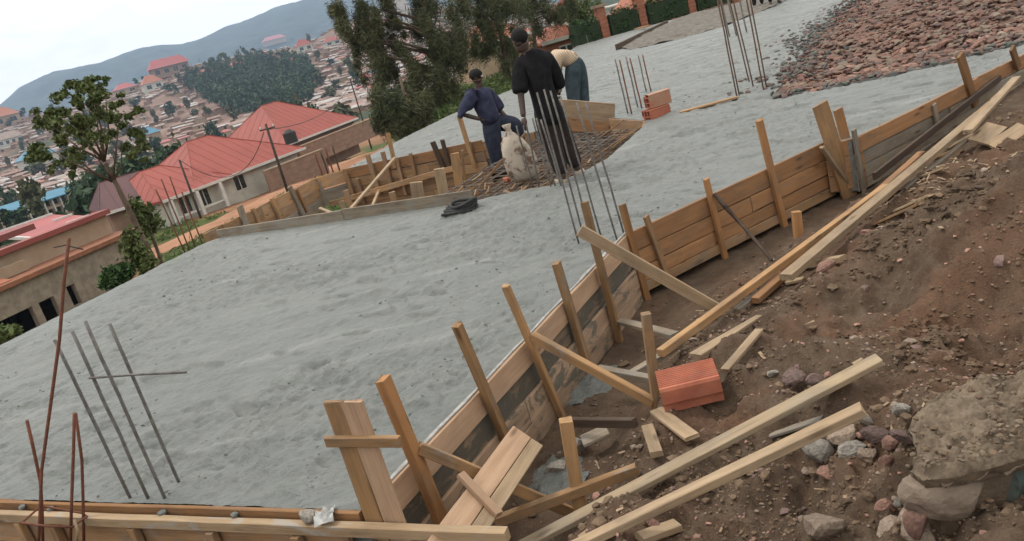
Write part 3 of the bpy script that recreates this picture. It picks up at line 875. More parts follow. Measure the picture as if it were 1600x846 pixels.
lying((935, 577), (1022, 594), 0.05, 0.04, W_GREY, 'grey-topped rail meeting the post left of the clay block', za=-0.34, zb=-0.30, name='timber_beam', cat='beam')
lying((968, 502), (1055, 524), 0.07, 0.03, W_GREY, 'grey board end lying at the foot of the inner corner', za=-0.42, zb=-0.38, name='offcut', cat='offcut')

# the leaning double plank with its cleat at the bottom of the photograph
a1 = P(690, 870, -0.10); b1 = P(822, 682, -0.13)
dp = thing('double_plank', a1, 'pair of planks joined by a short cleat, leaning across the slab corner', 'planks')
up_ = Vector((0.35, -0.55, 0.75)).normalized()
ax = (b1 - a1).normalized(); sd = up_.cross(ax).normalized(); up_ = ax.cross(sd)
beam('plank', a1 + sd * 0.028, b1 + sd * 0.028, 0.105, 0.026, W_PINK, dp, up=up_, notch=0.006, seg=8, seed=11)
beam('plank', a1 - sd * 0.062 - ax * 0.03, b1 - sd * 0.062 - ax * 0.012, 0.066, 0.03, W_PALE, dp, up=up_, notch=0.006, seg=8, seed=12)
c0 = a1.lerp(b1, 0.40) + up_ * 0.028
beam('cleat', c0 + sd * 0.135 + ax * 0.05, c0 - sd * 0.10 - ax * 0.035, 0.042, 0.026, W_PINK, dp, up=up_, notch=0.003, seed=13)

# planks lying on the bank
lying((812, 856), (1374, 562), 0.075, 0.026, W_OLD, 'upper of the two long planks lying below the clay block', group='long planks on the earth bank', lift=0.05)
lying((862, 872), (1348, 640), 0.056, 0.034, W_PALE, 'lower of the two long planks lying below the clay block', group='long planks on the earth bank', lift=0.045)
lying((1032, 552), (1385, 292), 0.05, 0.05, W_STAKE, 'long brown rail along the lip of the trench', name='timber_rail', cat='rail', group='timbers along the trench lip', za=-0.275, zb=-0.185)
lying((1228, 434), (1532, 178), 0.085, 0.045, W_PALE, 'thick pale plank along the trench lip, lying outermost', group='timbers along the trench lip', za=-0.185, zb=-0.03)
lying((1150, 486), (1262, 402), 0.05, 0.03, W_GREY, 'grey board tip under the brown rail', group='timbers along the trench lip', za=-0.33, zb=-0.26)
lying((1180, 470), (1440, 240), 0.06, 0.04, W_ARM, 'orange-brown rail between the brown rail and the thick pale plank', name='timber_rail', cat='rail', group='timbers along the trench lip', za=-0.30, zb=-0.17)
lying((1366, 276), (1562, 122), 0.03, 0.065, W_DARK, 'dark strip standing in for the shaded gap against the far trench', group='timbers along the trench lip', za=-0.25, zb=-0.10)  # near-black strip stands in for the shade of a gap
lying((1380, 312), (1560, 150), 0.05, 0.04, W_PIT, 'brown batten between the dark strip and the thick pale plank', name='batten', cat='batten', group='timbers along the trench lip', za=-0.22, zb=-0.10)
lying((1512, 206), (1588, 122), 0.075, 0.03, W_PALE, 'pale plank at the far upper end of the trench lip', group='timbers along the trench lip', za=-0.015, zb=0.045)
lying((1412, 296), (1512, 218), 0.04, 0.02, W_GREY, 'thin grey lath under the thick pale plank', name='lath', cat='lath', za=-0.17, zb=-0.12)
lying((985, 585), (1064, 538), 0.05, 0.03, W_GREY, 'grey lower end of the rail behind the short post', name='offcut', cat='offcut', za=-0.36, zb=-0.32)
lying((1086, 556), (1186, 495), 0.085, 0.02, W_PALE, 'wedge-shaped pale offcut above the clay block', name='offcut', cat='offcut', lift=0.03, taper=0.55)
lying((1132, 580), (1186, 517), 0.05, 0.022, W_PALE, 'narrow pale offcut leaning at the right of the clay block', name='offcut', cat='offcut', lift=0.03)
lying((1026, 642), (1082, 684), 0.075, 0.02, W_PALE, 'flat offcut tucked under the clay block', name='offcut', cat='offcut', lift=0.016)
lying((1012, 668), (1026, 710), 0.06, 0.03, W_PALE, 'whitish block of wood left of the flat offcut', name='offcut', cat='offcut', lift=0.02)
lying((1246, 416), (1318, 404), 0.06, 0.04, W_PALE, 'short thick offcut right of the thick pale plank end', name='offcut', cat='offcut', lift=0.03)
lying((1228, 442), (1256, 436), 0.05, 0.02, W_PALE, 'small pale splinter below the short thick offcut', name='offcut', cat='offcut', lift=0.015)
lying((1205, 680), (1285, 655), 0.05, 0.015, W_GREY, 'grey chip between the two long planks', name='offcut', cat='offcut', lift=0.012)
lying((1082, 771), (1122, 759), 0.02, 0.012, W_PALE, 'thin splinter under the lower long plank', name='offcut', cat='offcut', lift=0.01)
lying((910, 690), (950, 672), 0.11, 0.02, W_GREY, 'whitish board piece on the trench floor', name='offcut', cat='offcut', za=-0.46, zb=-0.44)
lying((1000, 842), (1060, 820), 0.06, 0.03, W_PALE, 'pale offcut lying at the bottom photo edge', name='offcut', cat='offcut', lift=0.02)
for k, (c_, w_, lab) in enumerate([((1544, 219), 0.17, 'left one of two flat plywood pieces on the bank'), ((1578, 224), 0.15, 'right one of two flat plywood pieces on the bank')]):
    q = G(*c_, 0.05)
    u_ = (G(c_[0] + 25, c_[1] - 18) - q); u_.z = 0.05; u_.normalize()
    tag(beam('plywood_piece', q - u_ * 0.15, q + u_ * 0.15, w_, 0.02, W_PALE, None, up=(0.15, -0.3, 1), notch=0.006), lab, 'plywood', 'plywood pieces on the bank')
for k, (p_, q_, lab) in enumerate([((1400, 330), (1455, 305), 'thin whitish lath lying on chips right of the thick pale plank'), ((1452, 250), (1490, 236), 'brown shard between the plywood and the planks'), ((1420, 283), (1478, 262), 'split pale lath below the plywood pieces'),
                                  ((1365, 352), (1440, 318), 'weathered lath just right of the thick pale plank'), ((1480, 232), (1520, 210), 'narrow batten touching the plywood pieces')]):
    lying(p_, q_, 0.045, 0.018, (W_PALE, W_STAKE)[k % 2], lab, name='lath', cat='lath', lift=0.025)

# ------------------------------------------------------------------ hollow clay blocks
def clay_block(loc, rot, label, L=0.30, group=None, mats=(BRICK, BRICK), hmat=None):
    root = thing('clay_block', loc, label, 'clay block', group)
    root.rotation_mode = 'XYZ'; root.rotation_euler = rot
    # outline across the block: grooved top, a step down one long side
    prof = [(-0.085, -0.075)]
    for k in range(3): prof += [(-0.028 + k * 0.056 - 0.02, -0.075), (-0.028 + k * 0.056 - 0.012, -0.070)]
    prof += [(0.085, -0.075), (0.085, -0.028), (0.108, -0.012), (0.108, 0.06), (0.100, 0.075)]
    N = 11
    for k in range(N):
        y = 0.090 - k * 0.172 / (N - 1)
        prof += [(y, 0.075), (y - 0.004, 0.075), (y - 0.006, 0.068), (y - 0.0135, 0.068)]
    prof += [(-0.085, 0.075)]
    pr = [(-L / 2, y, z) for y, z in prof]; n = len(pr)
    holes = []
    for (hy, hz, w, h) in [(-0.047, 0.022, 0.056, 0.07), (0.022, 0.022, 0.056, 0.07), (-0.047, -0.045, 0.056, 0.038), (0.022, -0.045, 0.056, 0.038), (0.082, 0.03, 0.03, 0.06)]:
        holes.append((hy, hz, w, h))
    mb = MB()
    V = pr + [(L / 2, y, z) for _, y, z in pr]
    mb.add(V, [(i, (i + 1) % n, n + (i + 1) % n, n + i) for i in range(n)])
    me_o = mb.build('clay_shell', mats[0], root, world_m=None)
    me_o.matrix_local = Matrix.Identity(4)
    # pierced ends: a web plate with the cells sunk behind it
    for s in (-1, 1):
        e = MB(); x = s * (L / 2 - 0.001)
        ys = sorted({-0.085, 0.085, 0.098} | {h[0] - h[2] / 2 for h in holes} | {min(h[0] + h[2] / 2, 0.097) for h in holes})
        zs = sorted({-0.0695, 0.071} | {h[1] - h[3] / 2 for h in holes} | {h[1] + h[3] / 2 for h in holes})
        for i in range(len(ys) - 1):
            for j in range(len(zs) - 1):
                yc, zc = (ys[i] + ys[i + 1]) / 2, (zs[j] + zs[j + 1]) / 2
                if yc > 0.085 and zc < -0.02: continue
                inh = any(abs(yc - h[0]) < h[2] / 2 and abs(zc - h[1]) < h[3] / 2 for h in holes)
                dx = x - s * 0.12 if inh else x
                e.add([(dx, ys[i], zs[j]), (dx, ys[i + 1], zs[j]), (dx, ys[i + 1], zs[j + 1]), (dx, ys[i], zs[j + 1])], [(0, 1, 2, 3)])
        for h in holes:
            y0, y1, z0, z1 = h[0] - h[2] / 2, h[0] + h[2] / 2, h[1] - h[3] / 2, h[1] + h[3] / 2
            c = [(y0, z0), (y1, z0), (y1, z1), (y0, z1)]
            for q in range(4):
                (ya, za), (yb, zb) = c[q], c[(q + 1) % 4]
                e.add([(x, ya, za), (x, yb, zb), (x - s * 0.12, yb, zb), (x - s * 0.12, ya, za)], [(0, 1, 2, 3)])
        o = e.build('pierced_end', mats[1], root); o.matrix_local = Matrix.Identity(4)
    return root
pa = G(1058, 662); pb = G(1138, 640)
ba = math.atan2(pb.y - pa.y, pb.x - pa.x)
cb = G(1088, 640)
clay_block((cb.x + 0.01, cb.y + 0.10, cb.z + 0.085), (R(-4), R(2), ba + math.pi), 'bright red ribbed hollow clay block lying on the earth bank')
q1 = P(1029, 183); 
clay_block((q1.x, q1.y + 0.05, 0.06), (R(0), 0, R(22)), 'red clay block lying flat on the slab under another block', L=0.36, group='two clay blocks stacked on the slab', mats=(BRICK, BRICK))
bb = clay_block((q1.x + 0.06, q1.y + 0.10, 0.235), (R(90), 0, R(18)), 'dusty clay block standing on a flat red block on the slab', L=0.36, group='two clay blocks stacked on the slab', mats=(BRICK_D, BRICK))

# ------------------------------------------------------------------ reinforcing bars
def bar(top, foot, r, mat, label, group, z=0.0, mid=None, name='rebar', dy=0.0):
    B = P(foot[0], foot[1], z)
    T = top_over(B, *top)
    if dy: T = PY(top[0], top[1], B.y + dy)
    d = (T - B)
    L = d.length; rr = random.Random(top[0] * 7 + foot[0])
    pts = [B - d.normalized() * 0.12]
    for k in range(1, 6):
        q = B + d * (k / 5); 
        if 1 <= k < 5: q += Vector((rr.uniform(-1, 1), rr.uniform(-1, 1), 0)) * 0.004
        pts.append(q)
    o = tube(name, pts, r, mat, None, 6)
    return tag(o, label, 'rebar', group)
gA = 'grey starter bars near the front slab edge'
for k, (t_, f_, lab) in enumerate([((85, 531), (203, 777), 'leftmost of the four grey bars rising near the front slab edge'), ((113, 518), (232, 780), 'second from left of the four grey bars near the front slab edge'),
                                   ((133, 502), (258, 780), 'third from left of the four grey bars near the front slab edge'), ((171, 506), (281, 757), 'rightmost of the four grey bars near the front slab edge')]):
    bar(t_, f_, 0.0085, BAR, lab, gA)
bA = top_over(P(232, 780), 150, 595); bB = top_over(P(281, 757), 210, 585)
h0 = PY(139, 591, bA.y - 0.02); h1 = PY(292, 582, bB.y - 0.06)
tag(tube('tie_bar', [h0, h0.lerp(h1, 0.5) + Vector((0, 0, 0.004)), h1], 0.006, BAR), 'horizontal rod tied across the grey bars near the front edge', 'rebar')
gD = 'tall bars rising beside the inner slab corner'
for k, (t_, f_) in enumerate([((839, 145), (905, 383)), ((850, 140), (913, 374)), ((860, 142), (926, 378)), ((876, 152), (938, 366)), ((901, 161), (964, 374)), ((915, 160), (975, 366))]):
    bar(t_, f_, 0.0078, BAR, ['first', 'second', 'third', 'fourth', 'fifth', 'last'][k] + ' from left of the tall bars before the man in black', gD)
gE = 'short bars at the feet of the man in black'
for k, (t_, f_) in enumerate([((807, 197), (832, 289)), ((819, 178), (842, 291)), ((832, 185), (861, 292)), ((838, 185), (868, 292)), ((845, 187), (877, 291))]):
    bar(t_, f_, 0.010, BAR, ['first', 'second', 'third', 'fourth', 'last'][k] + ' from left of the short bars in front of the sack', gE)
gB = 'bars behind the stacked clay blocks'
for k, (t_, f_) in enumerate([((961, 93), (981, 177)), ((968, 94), (987, 178)), ((978, 89), (997, 169)), ((984, 91), (1003, 170)), ((997, 87), (1010, 143)), ((1004, 86), (1017, 142))]):
    bar(t_, f_, 0.012, RUST if k % 2 else BAR, ['first', 'second', 'third', 'fourth', 'fifth', 'last'][k] + ' from left of the bars by the stacked clay blocks', gB, dy=0.1)
gC = 'very tall bars beside the rubble'
for k, (t_, f_) in enumerate([((1117, -22), (1151, 150)), ((1121, -22), (1155, 148)), ((1134, -25), (1171, 129)), ((1139, -25), (1177, 136)), ((1162, -25), (1193, 139)), ((1168, -25), (1197, 134))]):
    bar(t_, f_, 0.0105, MATBAR, ['first', 'second', 'third', 'fourth', 'fifth', 'last'][k] + ' from left of the very tall brown bars left of the rubble', gC)
for k, (t_, f_) in enumerate([((1124, -12), (1140, 58)), ((1134, -12), (1151, 57)), ((1152, -15), (1167, 51))]):
    bar(t_, f_, 0.02, BAR, ['first', 'second', 'last'][k] + ' from left of the far bars standing behind the very tall brown ones', 'far bars on the slab', dy=0.2)
for k, (t_, f_) in enumerate([((893, 45), (902, 71)), ((899, 43), (908, 70)), ((906, 41), (914, 68)), ((912, 40), (919, 67))]):
    bar(t_, f_, 0.02, W_GREY, ['first', 'second', 'third', 'last'][k] + ' from left of the pale bars in front of the hedge', 'pale bars in front of the hedge', dy=0.2)

# rusty column cage over the front rail
cg = thing('rebar_cage', P(80, 815, -0.1), 'rusty bent column cage rising over the front rail', 'rebar cage')
yb = P(62, 815).y
def CP(px, py, dy=0.0): return PY(px, py, yb - 0.10 + dy)
tube('bar', [CP(60, 850), CP(62, 815), CP(65, 735), CP(78, 640), CP(93, 530), CP(100, 440), CP(108, 372)], 0.0085, RUST, cg)
tube('bar', [CP(67, 850, 0.05), CP(66, 800, 0.05), CP(63, 752, 0.05), CP(52, 700, 0.05), CP(42, 657, 0.05)], 0.0085, RUST, cg)
tube('bar', [CP(110, 850), CP(112, 780), CP(115, 700), CP(116, 646)], 0.0085, RUST, cg)
tube('bar', [CP(131, 850, 0.06), CP(130, 790, 0.06), CP(128, 720, 0.06), CP(118, 646, 0.06)], 0.0085, RUST, cg)
tube('stirrup', [CP(34, 817, -0.03), CP(64, 791, 0.07), CP(98, 797, 0.07), CP(129, 802, 0.07), CP(136, 807, 0.05), CP(113, 824, -0.03), CP(70, 822, -0.03), CP(34, 817, -0.03)], 0.006, RUST, cg)
tube('tie_wire', [CP(84, 387), CP(104, 383), CP(108, 385), CP(130, 390)], 0.003, WIRE, cg)
tube('tie_wire', [CP(116, 812, -0.02), CP(122, 830, -0.05), CP(118, 850, -0.05)], 0.008, W_PALE, cg)

# coil of black hose
hq = P(719, 331)
hs = thing('hose_coil', hq, 'black coil of hose lying at the corner of the pit', 'hose')
for k in range(4):
    pts = []
    for i in range(25):
        t = i / 24 * 2 * math.pi
        rx, ry = 0.205 - 0.018 * k, 0.135 - 0.012 * (k % 3)
        pts.append(hq + Vector((math.cos(t) * rx * 0.96 + 0.02 * k, math.sin(t) * ry + 0.03 * math.cos(t), 0.022 + 0.024 * k + 0.014 * math.sin(2 * t + k))))
    tube('hose_loop', pts, 0.018, WIRE, hs, 7)

# ------------------------------------------------------------------ the pit: its board walls, struts and mesh
pf = thing('formwork_wall', (PW_L[0], PW_L[1], -0.9), 'board wall along the far side of the pit behind the man in blue', 'formwork', 'board formwork of the pit')
pfL = (Vector(PW_R) - Vector(PW_L)).length
boards(pf, PITF, 0.0, pfL, 0.03, 5, [0.2, 0.17, 0.17, 0.18, 0.2], [W_ARM, W_PIT, W_PIT, W_PIT, W_PIT], off=0.03, splits=(0.35, 0.62, 0.45, 0.3, 0.6), jit=0.015, seed=21)
beam('waler', P(516, 319, -0.55) , along(PITF, 2.45, 0.14, -0.34), 0.10, 0.05, W_PIT, pf, up=PITF[2], seed=4)
pl = thing('formwork_wall', (-4.3, 12.5, -0.9), 'board wall along the left side of the pit facing the dirt road', 'formwork', 'board formwork of the pit')
plL = PITL[1].dot(Vector((-3.15, 15.45, 0)) - PITL[0])
boards(pl, PITL, -0.3, plL, 0.02, 4, [0.22, 0.18, 0.2, 0.22], [W_PIT, W_PIT, W_GREY, W_PIT], off=0.0, splits=(0.45, 0.3, 0.6, 0.4), jit=0.02, seed=22)
beam('board', (-3.17, 15.43, -0.1), (PW_L[0], PW_L[1] - 0.03, -0.1), 0.24, 0.03, W_PIT, pl, up=(0.2, -1, 0))
beam('board', (-3.16, 15.42, -0.36), (PW_L[0], PW_L[1] - 0.04, -0.36), 0.24, 0.03, W_GREY, pl, up=(0.2, -1, 0))
pn = thing('formwork_wall', (PB_L[0], PB_L[1], -0.3), 'single grey cement-crusted board along the near side of the pit', 'formwork', 'board formwork of the pit')
pnL = (Vector(PB_R) - Vector(PB_L)).length
beam('board', along(PITN, -0.05, -0.02, 0.02), along(PITN, pnL * 0.55, -0.02, 0.03), 0.20, 0.035, W_GREY, pn, up=PITN[2], seg=10)
beam('board', along(PITN, pnL * 0.55 + 0.005, -0.025, 0.035), along(PITN, pnL + 0.05, -0.02, 0.03), 0.21, 0.035, W_GREY, pn, up=PITN[2], seg=10)
bd = thing('board_screen', (BD_L[0], BD_L[1], -0.2), 'pale and orange boards standing on edge before the bent man', 'boards')
BDW = wallplane((0.95, 13.40), (2.02, 12.70))
def BW(px, py): return W(px, py, BDW, 0.0)
beam('board', BW(868, 172), BW(960, 180), 0.36, 0.03, W_PALE, bd, up=BDW[2], seg=6)
beam('board', BW(866, 190), BW(952, 202), 0.22, 0.035, W_ARM, bd, up=BDW[2] * 1.0, seg=6)
beam('leg', BW(886, 185) + BDW[2] * -0.05, BW(913, 240) + BDW[2] * -0.05, 0.07, 0.05, W_GREY, bd, up=BDW[2])
beam('leg', BW(930, 190) + BDW[2] * -0.05, BW(941, 226) + BDW[2] * -0.05, 0.06, 0.05, W_GREY, bd, up=BDW[2])

gS = 'struts and posts in the pit'
def pitpost(t_, f_, w, t, mat, label, wall, off, name='pit_post', top_wall=True, **kw):
    B = W(f_[0], f_[1], wall, off)
    T = top_over(B, *t_)
    tag(beam(name, B, T, w, t, mat, None, up=wall[2], notch=0.008, seg=6, **kw), label, 'post', gS)
for t_, f_, w, t, m_, lab in [
    ((717, 180), (742, 262), 0.07, 0.06, W_STAKE, 'tall post touching the left elbow of the man in blue'),
    ((676, 222), (695, 268), 0.09, 0.05, W_DARK, 'left of two dark short posts on the far pit wall'),
    ((691, 219), (704, 268), 0.07, 0.05, W_DARK, 'right of two dark short posts on the far pit wall'),
    ((641, 240), (656, 300), 0.05, 0.05, W_PIT, 'thin post in the middle of the far pit wall'),
    ((598, 238), (614, 300), 0.08, 0.05, W_PIT, 'brown post right of the leaning pit strut top'),
    ((574, 242), (594, 305), 0.08, 0.06, W_PIT, 'brown post left of the leaning pit strut top'),
    ((606, 208), (618, 262), 0.07, 0.05, W_STAKE, 'post rising above the far pit wall over grey concrete'),
    ((620, 250), (634, 305), 0.06, 0.05, W_PIT, 'post just right of the leaning pit strut top'),
    ((540, 270), (556, 318), 0.07, 0.05, W_PIT, 'post near the left corner of the far pit wall'),
    ((558, 280), (570, 318), 0.06, 0.05, W_PIT, 'short post beside the corner post of the far pit wall'),
    ((733, 222), (742, 262), 0.05, 0.05, W_PIT, 'short post right of the tall elbow post')]:
    pitpost(t_, f_, w, t, m_, lab, PITF, 0.10)
for t_, f_, w, t, m_, lab in [
    ((498, 282), (512, 322), 0.07, 0.05, W_GREY, 'pale post at the far end of the left pit wall'),
    ((452, 292), (475, 338), 0.10, 0.05, W_GREY, 'grey concrete-stained post on the left pit wall'),
    ((424, 310), (441, 350), 0.07, 0.05, W_STAKE, 'tan post next to the grey stained post'),
    ((464, 296), (480, 332), 0.05, 0.05, W_ORANGE, 'reddish post right of the grey stained post'),
    ((394, 326), (408, 355), 0.07, 0.05, W_STAKE, 'tan post in the middle of the left pit wall'),
    ((374, 322), (388, 360), 0.15, 0.03, W_GREY, 'broad grey board near the near end of the left pit wall'),
    ((345, 352), (349, 368), 0.06, 0.05, W_ORANGE, 'small dark post at the near end of the left pit wall')]:
    pitpost(t_, f_, w, t, m_, lab, PITL, 0.06)
def strut(p, q, wp, wq, w, t, m_, lab, name='pit_strut'):
    tag(beam(name, P(p[0], p[1], wp) if not isinstance(wp, tuple) else W(p[0], p[1], *wp), P(q[0], q[1], wq), w, t, m_, None, up=(0, -0.6, 0.8), notch=0.006, seg=6), lab, 'strut', gS)
strut((617, 247), (548, 327), (PITF, 0.15), -0.2, 0.05, 0.04, W_PALE, 'long pale strut leaning across the pit from the far wall')
strut((592, 298), (582, 322), (PITF, 0.3), -0.35, 0.05, 0.03, W_PALE, 'small pale strut under the long pale strut')
strut((500, 326), (520, 334), -0.35, -0.3, 0.05, 0.04, W_PALE, 'short pale stick at the left pit corner')
for t_, f_, w, t, lab, m_ in [((686, 264), (693, 310), 0.16, 0.05, 'broad pale board end sticking up inside the pit', W_PALE), ((710, 240), (716, 295), 0.13, 0.09, 'thick pale post before the dark posts in the pit', W_STAKE),
                          ((722, 235), (724, 290), 0.04, 0.05, 'thin pale post right of the thick pale pit post', W_STAKE), ((650, 285), (652, 312), 0.20, 0.05, 'short stub board inside the pit left of the broad board', W_PALE),
                          ((612, 300), (616, 318), 0.10, 0.06, 'stub of timber low in the pit, left of middle', W_PIT), ((540, 298), (548, 325), 0.09, 0.05, 'stub post beside the foot of the long pale strut', W_PIT), ((533, 315), (540, 332), 0.08, 0.05, 'pale stub at the left pit corner by the near board', W_PALE)]:
    B = P(f_[0], f_[1], -0.40 if t_[0] > 600 else -0.35); T = top_over(B, *t_)
    tag(beam('pit_post', B - Vector((0, 0, 0.15)), T, w, t, m_, None, up=(0, -1, 0), notch=0.008), lab, 'post', gS)
for k, (t_, f_) in enumerate([((492, 240), (504, 275)), ((501, 238), (513, 272)), ((508, 232), (521, 270)), ((519, 228), (531, 268))]):
    bar(t_, f_, 0.018, (RUST, W_DARK)[k % 2], ['first', 'second', 'third', 'last'][k] + ' from left of the bars at the far left pit corner', 'bars at the far left pit corner', z=-0.02)
for (p_, q_) in [(BD_R, (2.42, 11.4)), ((2.42, 11.4), (2.27, 10.95)), (PW_R, BD_L)]:
    for kk in range(2): beam('board', (p_[0] - 0.02, p_[1], -0.08 - 0.16 * kk), (q_[0] - 0.02, q_[1], -0.08 - 0.16 * kk), 0.155, 0.03, W_PIT, pf, up=(-1, 0.2, 0))
# the steel mesh the men stand on
rm = thing('rebar_mesh', (0.9, 10.8, -0.1), 'mat of crossed reinforcing bars the men stand on', 'rebar mesh')
MQ = [Vector((-0.95, 9.75, 0)), Vector((0.75, 8.62, 0)), Vector((2.36, 11.1, 0)), Vector((1.0, 13.2, 0))]
def mq(u, v): return MQ[0] * (1 - u) * (1 - v) + MQ[1] * u * (1 - v) + MQ[2] * u * v + MQ[3] * (1 - u) * v
rr = random.Random(5)
for k in range(34):
    v = (k + 0.5) / 34 + rr.uniform(-0.008, 0.008)
    tube('bar', [mq(rr.uniform(-0.05, 0.02), v) + Vector((0, 0, -0.075 + rr.uniform(-.03, .01))), mq(0.5, v + rr.uniform(-.01, .01)) + Vector((0, 0, -0.07 + rr.uniform(-.02, .02))), mq(rr.uniform(0.97, 1.03), v + rr.uniform(-.015, .015)) + Vector((0, 0, -0.06))], 0.0075, MATBAR if k % 3 else BAR, rm, 5)
for k in range(16):
    u = (k + 0.5) / 16 + rr.uniform(-0.01, 0.01)
    tube('bar', [mq(u, -0.01) + Vector((0, 0, -0.055)), mq(u + rr.uniform(-.01, .01), 0.5) + Vector((0, 0, -0.06 + rr.uniform(-.02, .02))), mq(u + rr.uniform(-.02, .02), 1.0) + Vector((0, 0, -0.05))], 0.0075, MATBAR if k % 2 else BAR, rm, 5)
for k, (p_, q_) in enumerate([((912, 258), (1008, 192)), ((938, 215), (985, 180)), ((955, 232), (1005, 196))]):
    tube('bar', [P(*p_, -0.02), P((p_[0] + q_[0]) / 2, (p_[1] + q_[1]) / 2 - 1, 0.0), P(*q_, -0.01)], 0.010, W_STAKE, rm, 5)
for k in range(40):
    u, v = rr.random(), rr.random() * 0.5
    a = mq(u, v) + Vector((0, 0, -0.035)); th = rr.uniform(0, 3.14)
    if k < 18: a = P(rr.uniform(760, 900), 0, 0) if False else mq(rr.uniform(0.1, 1.0), rr.uniform(0.0, 0.10)) + Vector((0, 0, -0.03))
    d_ = Vector((math.cos(th), math.sin(th), 0)) * rr.uniform(0.05, 0.16)
    tube('bent_end', [a - d_, a + d_ * 0.4 + Vector((0, 0, 0.02)), a + d_ + Vector((0.01, 0, 0.05))], 0.009, (W_PALE, MATBAR, W_STAKE)[k % 3], rm, 5)
tag(beam('loose_stick', P(822, 208, 0.45), P(750, 292, -0.05), 0.035, 0.03, W_STAKE, None, up=(0, -1, 0)), 'thin stick leaning against the sack from the pit', 'stick')
tag(beam('loose_board', P(1062, 176, 0.012), P(1152, 152, 0.016), 0.09, 0.025, W_STAKE, None, seg=8), 'thin reddish board lying on the slab below the very tall bars', 'board')
for k, (px, py) in enumerate([(868, 286), (904, 271)]):
    pass

# sack of cement and a lump of brick
def sack():
    c = P(822, 284, -0.02) + Vector((0, 0.12, 0))
    prof = [(0.0, 0.10), (0.05, 0.165), (0.16, 0.185), (0.30, 0.175), (0.42, 0.15), (0.50, 0.12), (0.56, 0.07), (0.60, 0.035), (0.64, 0.03), (0.70, 0.05)]
    V = []; Fc = []; N = 22
    for i, (z, r_) in enumerate(prof):
        for k in range(N):
            a = 2 * math.pi * k / N
            w = 1 + 0.06 * math.sin(a * 3 + z * 9) + 0.05 * math.sin(a * 5 - z * 14) + (0.12 * math.sin(a * 6) if z > 0.5 else 0)
            V.append((c.x + math.cos(a) * r_ * w * 1.08 - 0.10 * z + 0.02, c.y + math.sin(a) * r_ * w * 0.8, c.z + z))
        if i:
            for k in range(N): Fc.append(((i - 1) * N + k, (i - 1) * N + (k + 1) % N, i * N + (k + 1) % N, i * N + k))
    Fc.append(tuple(range(N - 1, -1, -1))); Fc.append(tuple((len(prof) - 1) * N + k for k in range(N)))
    m, n, b = newmat('woven_sack')
    w1 = nd(n, 'ShaderNodeTexWave', Scale=30.0, Distortion=1.0); n.links.new(coords(n), w1.inputs['Vector'])
    t = noise(n, coords(n, scale=(3, 3, 3)), 2.2, 5, 0.6, 0.8)
    cc = mixc(n, ramp(n, t, 0.5, 0.6), (0.44, 0.375, 0.30), (0.17, 0.11, 0.075))
    n.links.new(cc, b.inputs['Base Color']); b.inputs['Roughness'].default_value = 0.9
    bump(n, b, t, 0.6, 0.03)
    tag(mk('sack', V, Fc, m, smooth=True), 'full beige woven sack held by the man in black', 'sack')
sack()
lm = rock_mesh('brick_lump', 5, 1); lm.transform(Matrix.Diagonal((0.13, 0.11, 0.12, 1)))
tag(link('brick_lump', lm, None, BRICK, Matrix.Translation(P(793, 284, -0.02) + Vector((0, 0, 0.03)))), 'small red lump of brick at the foot of the sack', 'brick lump')

# ------------------------------------------------------------------ people
SKIN = simple('dark_skin', (0.045, 0.026, 0.018), (0.072, 0.040, 0.028), 20, 0.55, 0.1, 0.002, spec=0.4)
HAIR = simple('black_hair', (0.008, 0.007, 0.006), (0.016, 0.014, 0.012), 90, 0.9, 0.6, 0.003)
CL_BLACK = simple('black_cloth', (0.008, 0.008, 0.009), (0.016, 0.015, 0.016), 14, 0.95, 0.4, 0.01, spec=0.1)
CL_DARK = simple('dark_trousers', (0.022, 0.017, 0.016), (0.036, 0.028, 0.025), 14, 0.95, 0.4, 0.01, spec=0.1)
CL_NAVY = simple('navy_overall', (0.022, 0.024, 0.048), (0.042, 0.044, 0.075), 12, 0.9, 0.5, 0.012, spec=0.15)
CL_NAVY2 = simple('navy_trousers', (0.018, 0.021, 0.034), (0.032, 0.036, 0.055), 12, 0.9, 0.5, 0.012, spec=0.15)
CL_JEAN = simple('jeans', (0.030, 0.046, 0.056), (0.062, 0.082, 0.09), 9, 0.9, 0.4, 0.01, spec=0.15)
SHOE_P = simple('pale_boot', (0.42, 0.37, 0.30), (0.30, 0.25, 0.2), 20, 0.9, 0.3, 0.005)
SHOE_D = simple('dark_shoe', (0.02, 0.018, 0.016), (0.05, 0.045, 0.04), 20, 0.7, 0.3, 0.005)
EYE = simple('eye_white', (0.5, 0.46, 0.42), (0.5, 0.46, 0.42), 5, 0.3, 0.0)
def striped():
    m, n, b = newmat('striped_shirt')
    w = nd(n, 'ShaderNodeTexWave', Scale=11.0, Distortion=0.6); w.bands_direction = 'X'
    n.links.new(coords(n, rot=(0, R(30), R(20))), w.inputs['Vector'])
    n.links.new(mixc(n, ramp(n, w.outputs[0], 0.55, 0.85), (0.50, 0.39, 0.27), (0.30, 0.215, 0.145)), b.inputs['Base Color']); b.inputs['Roughness'].default_value = 0.9
    return m
CL_CREAM = striped()
DG = None
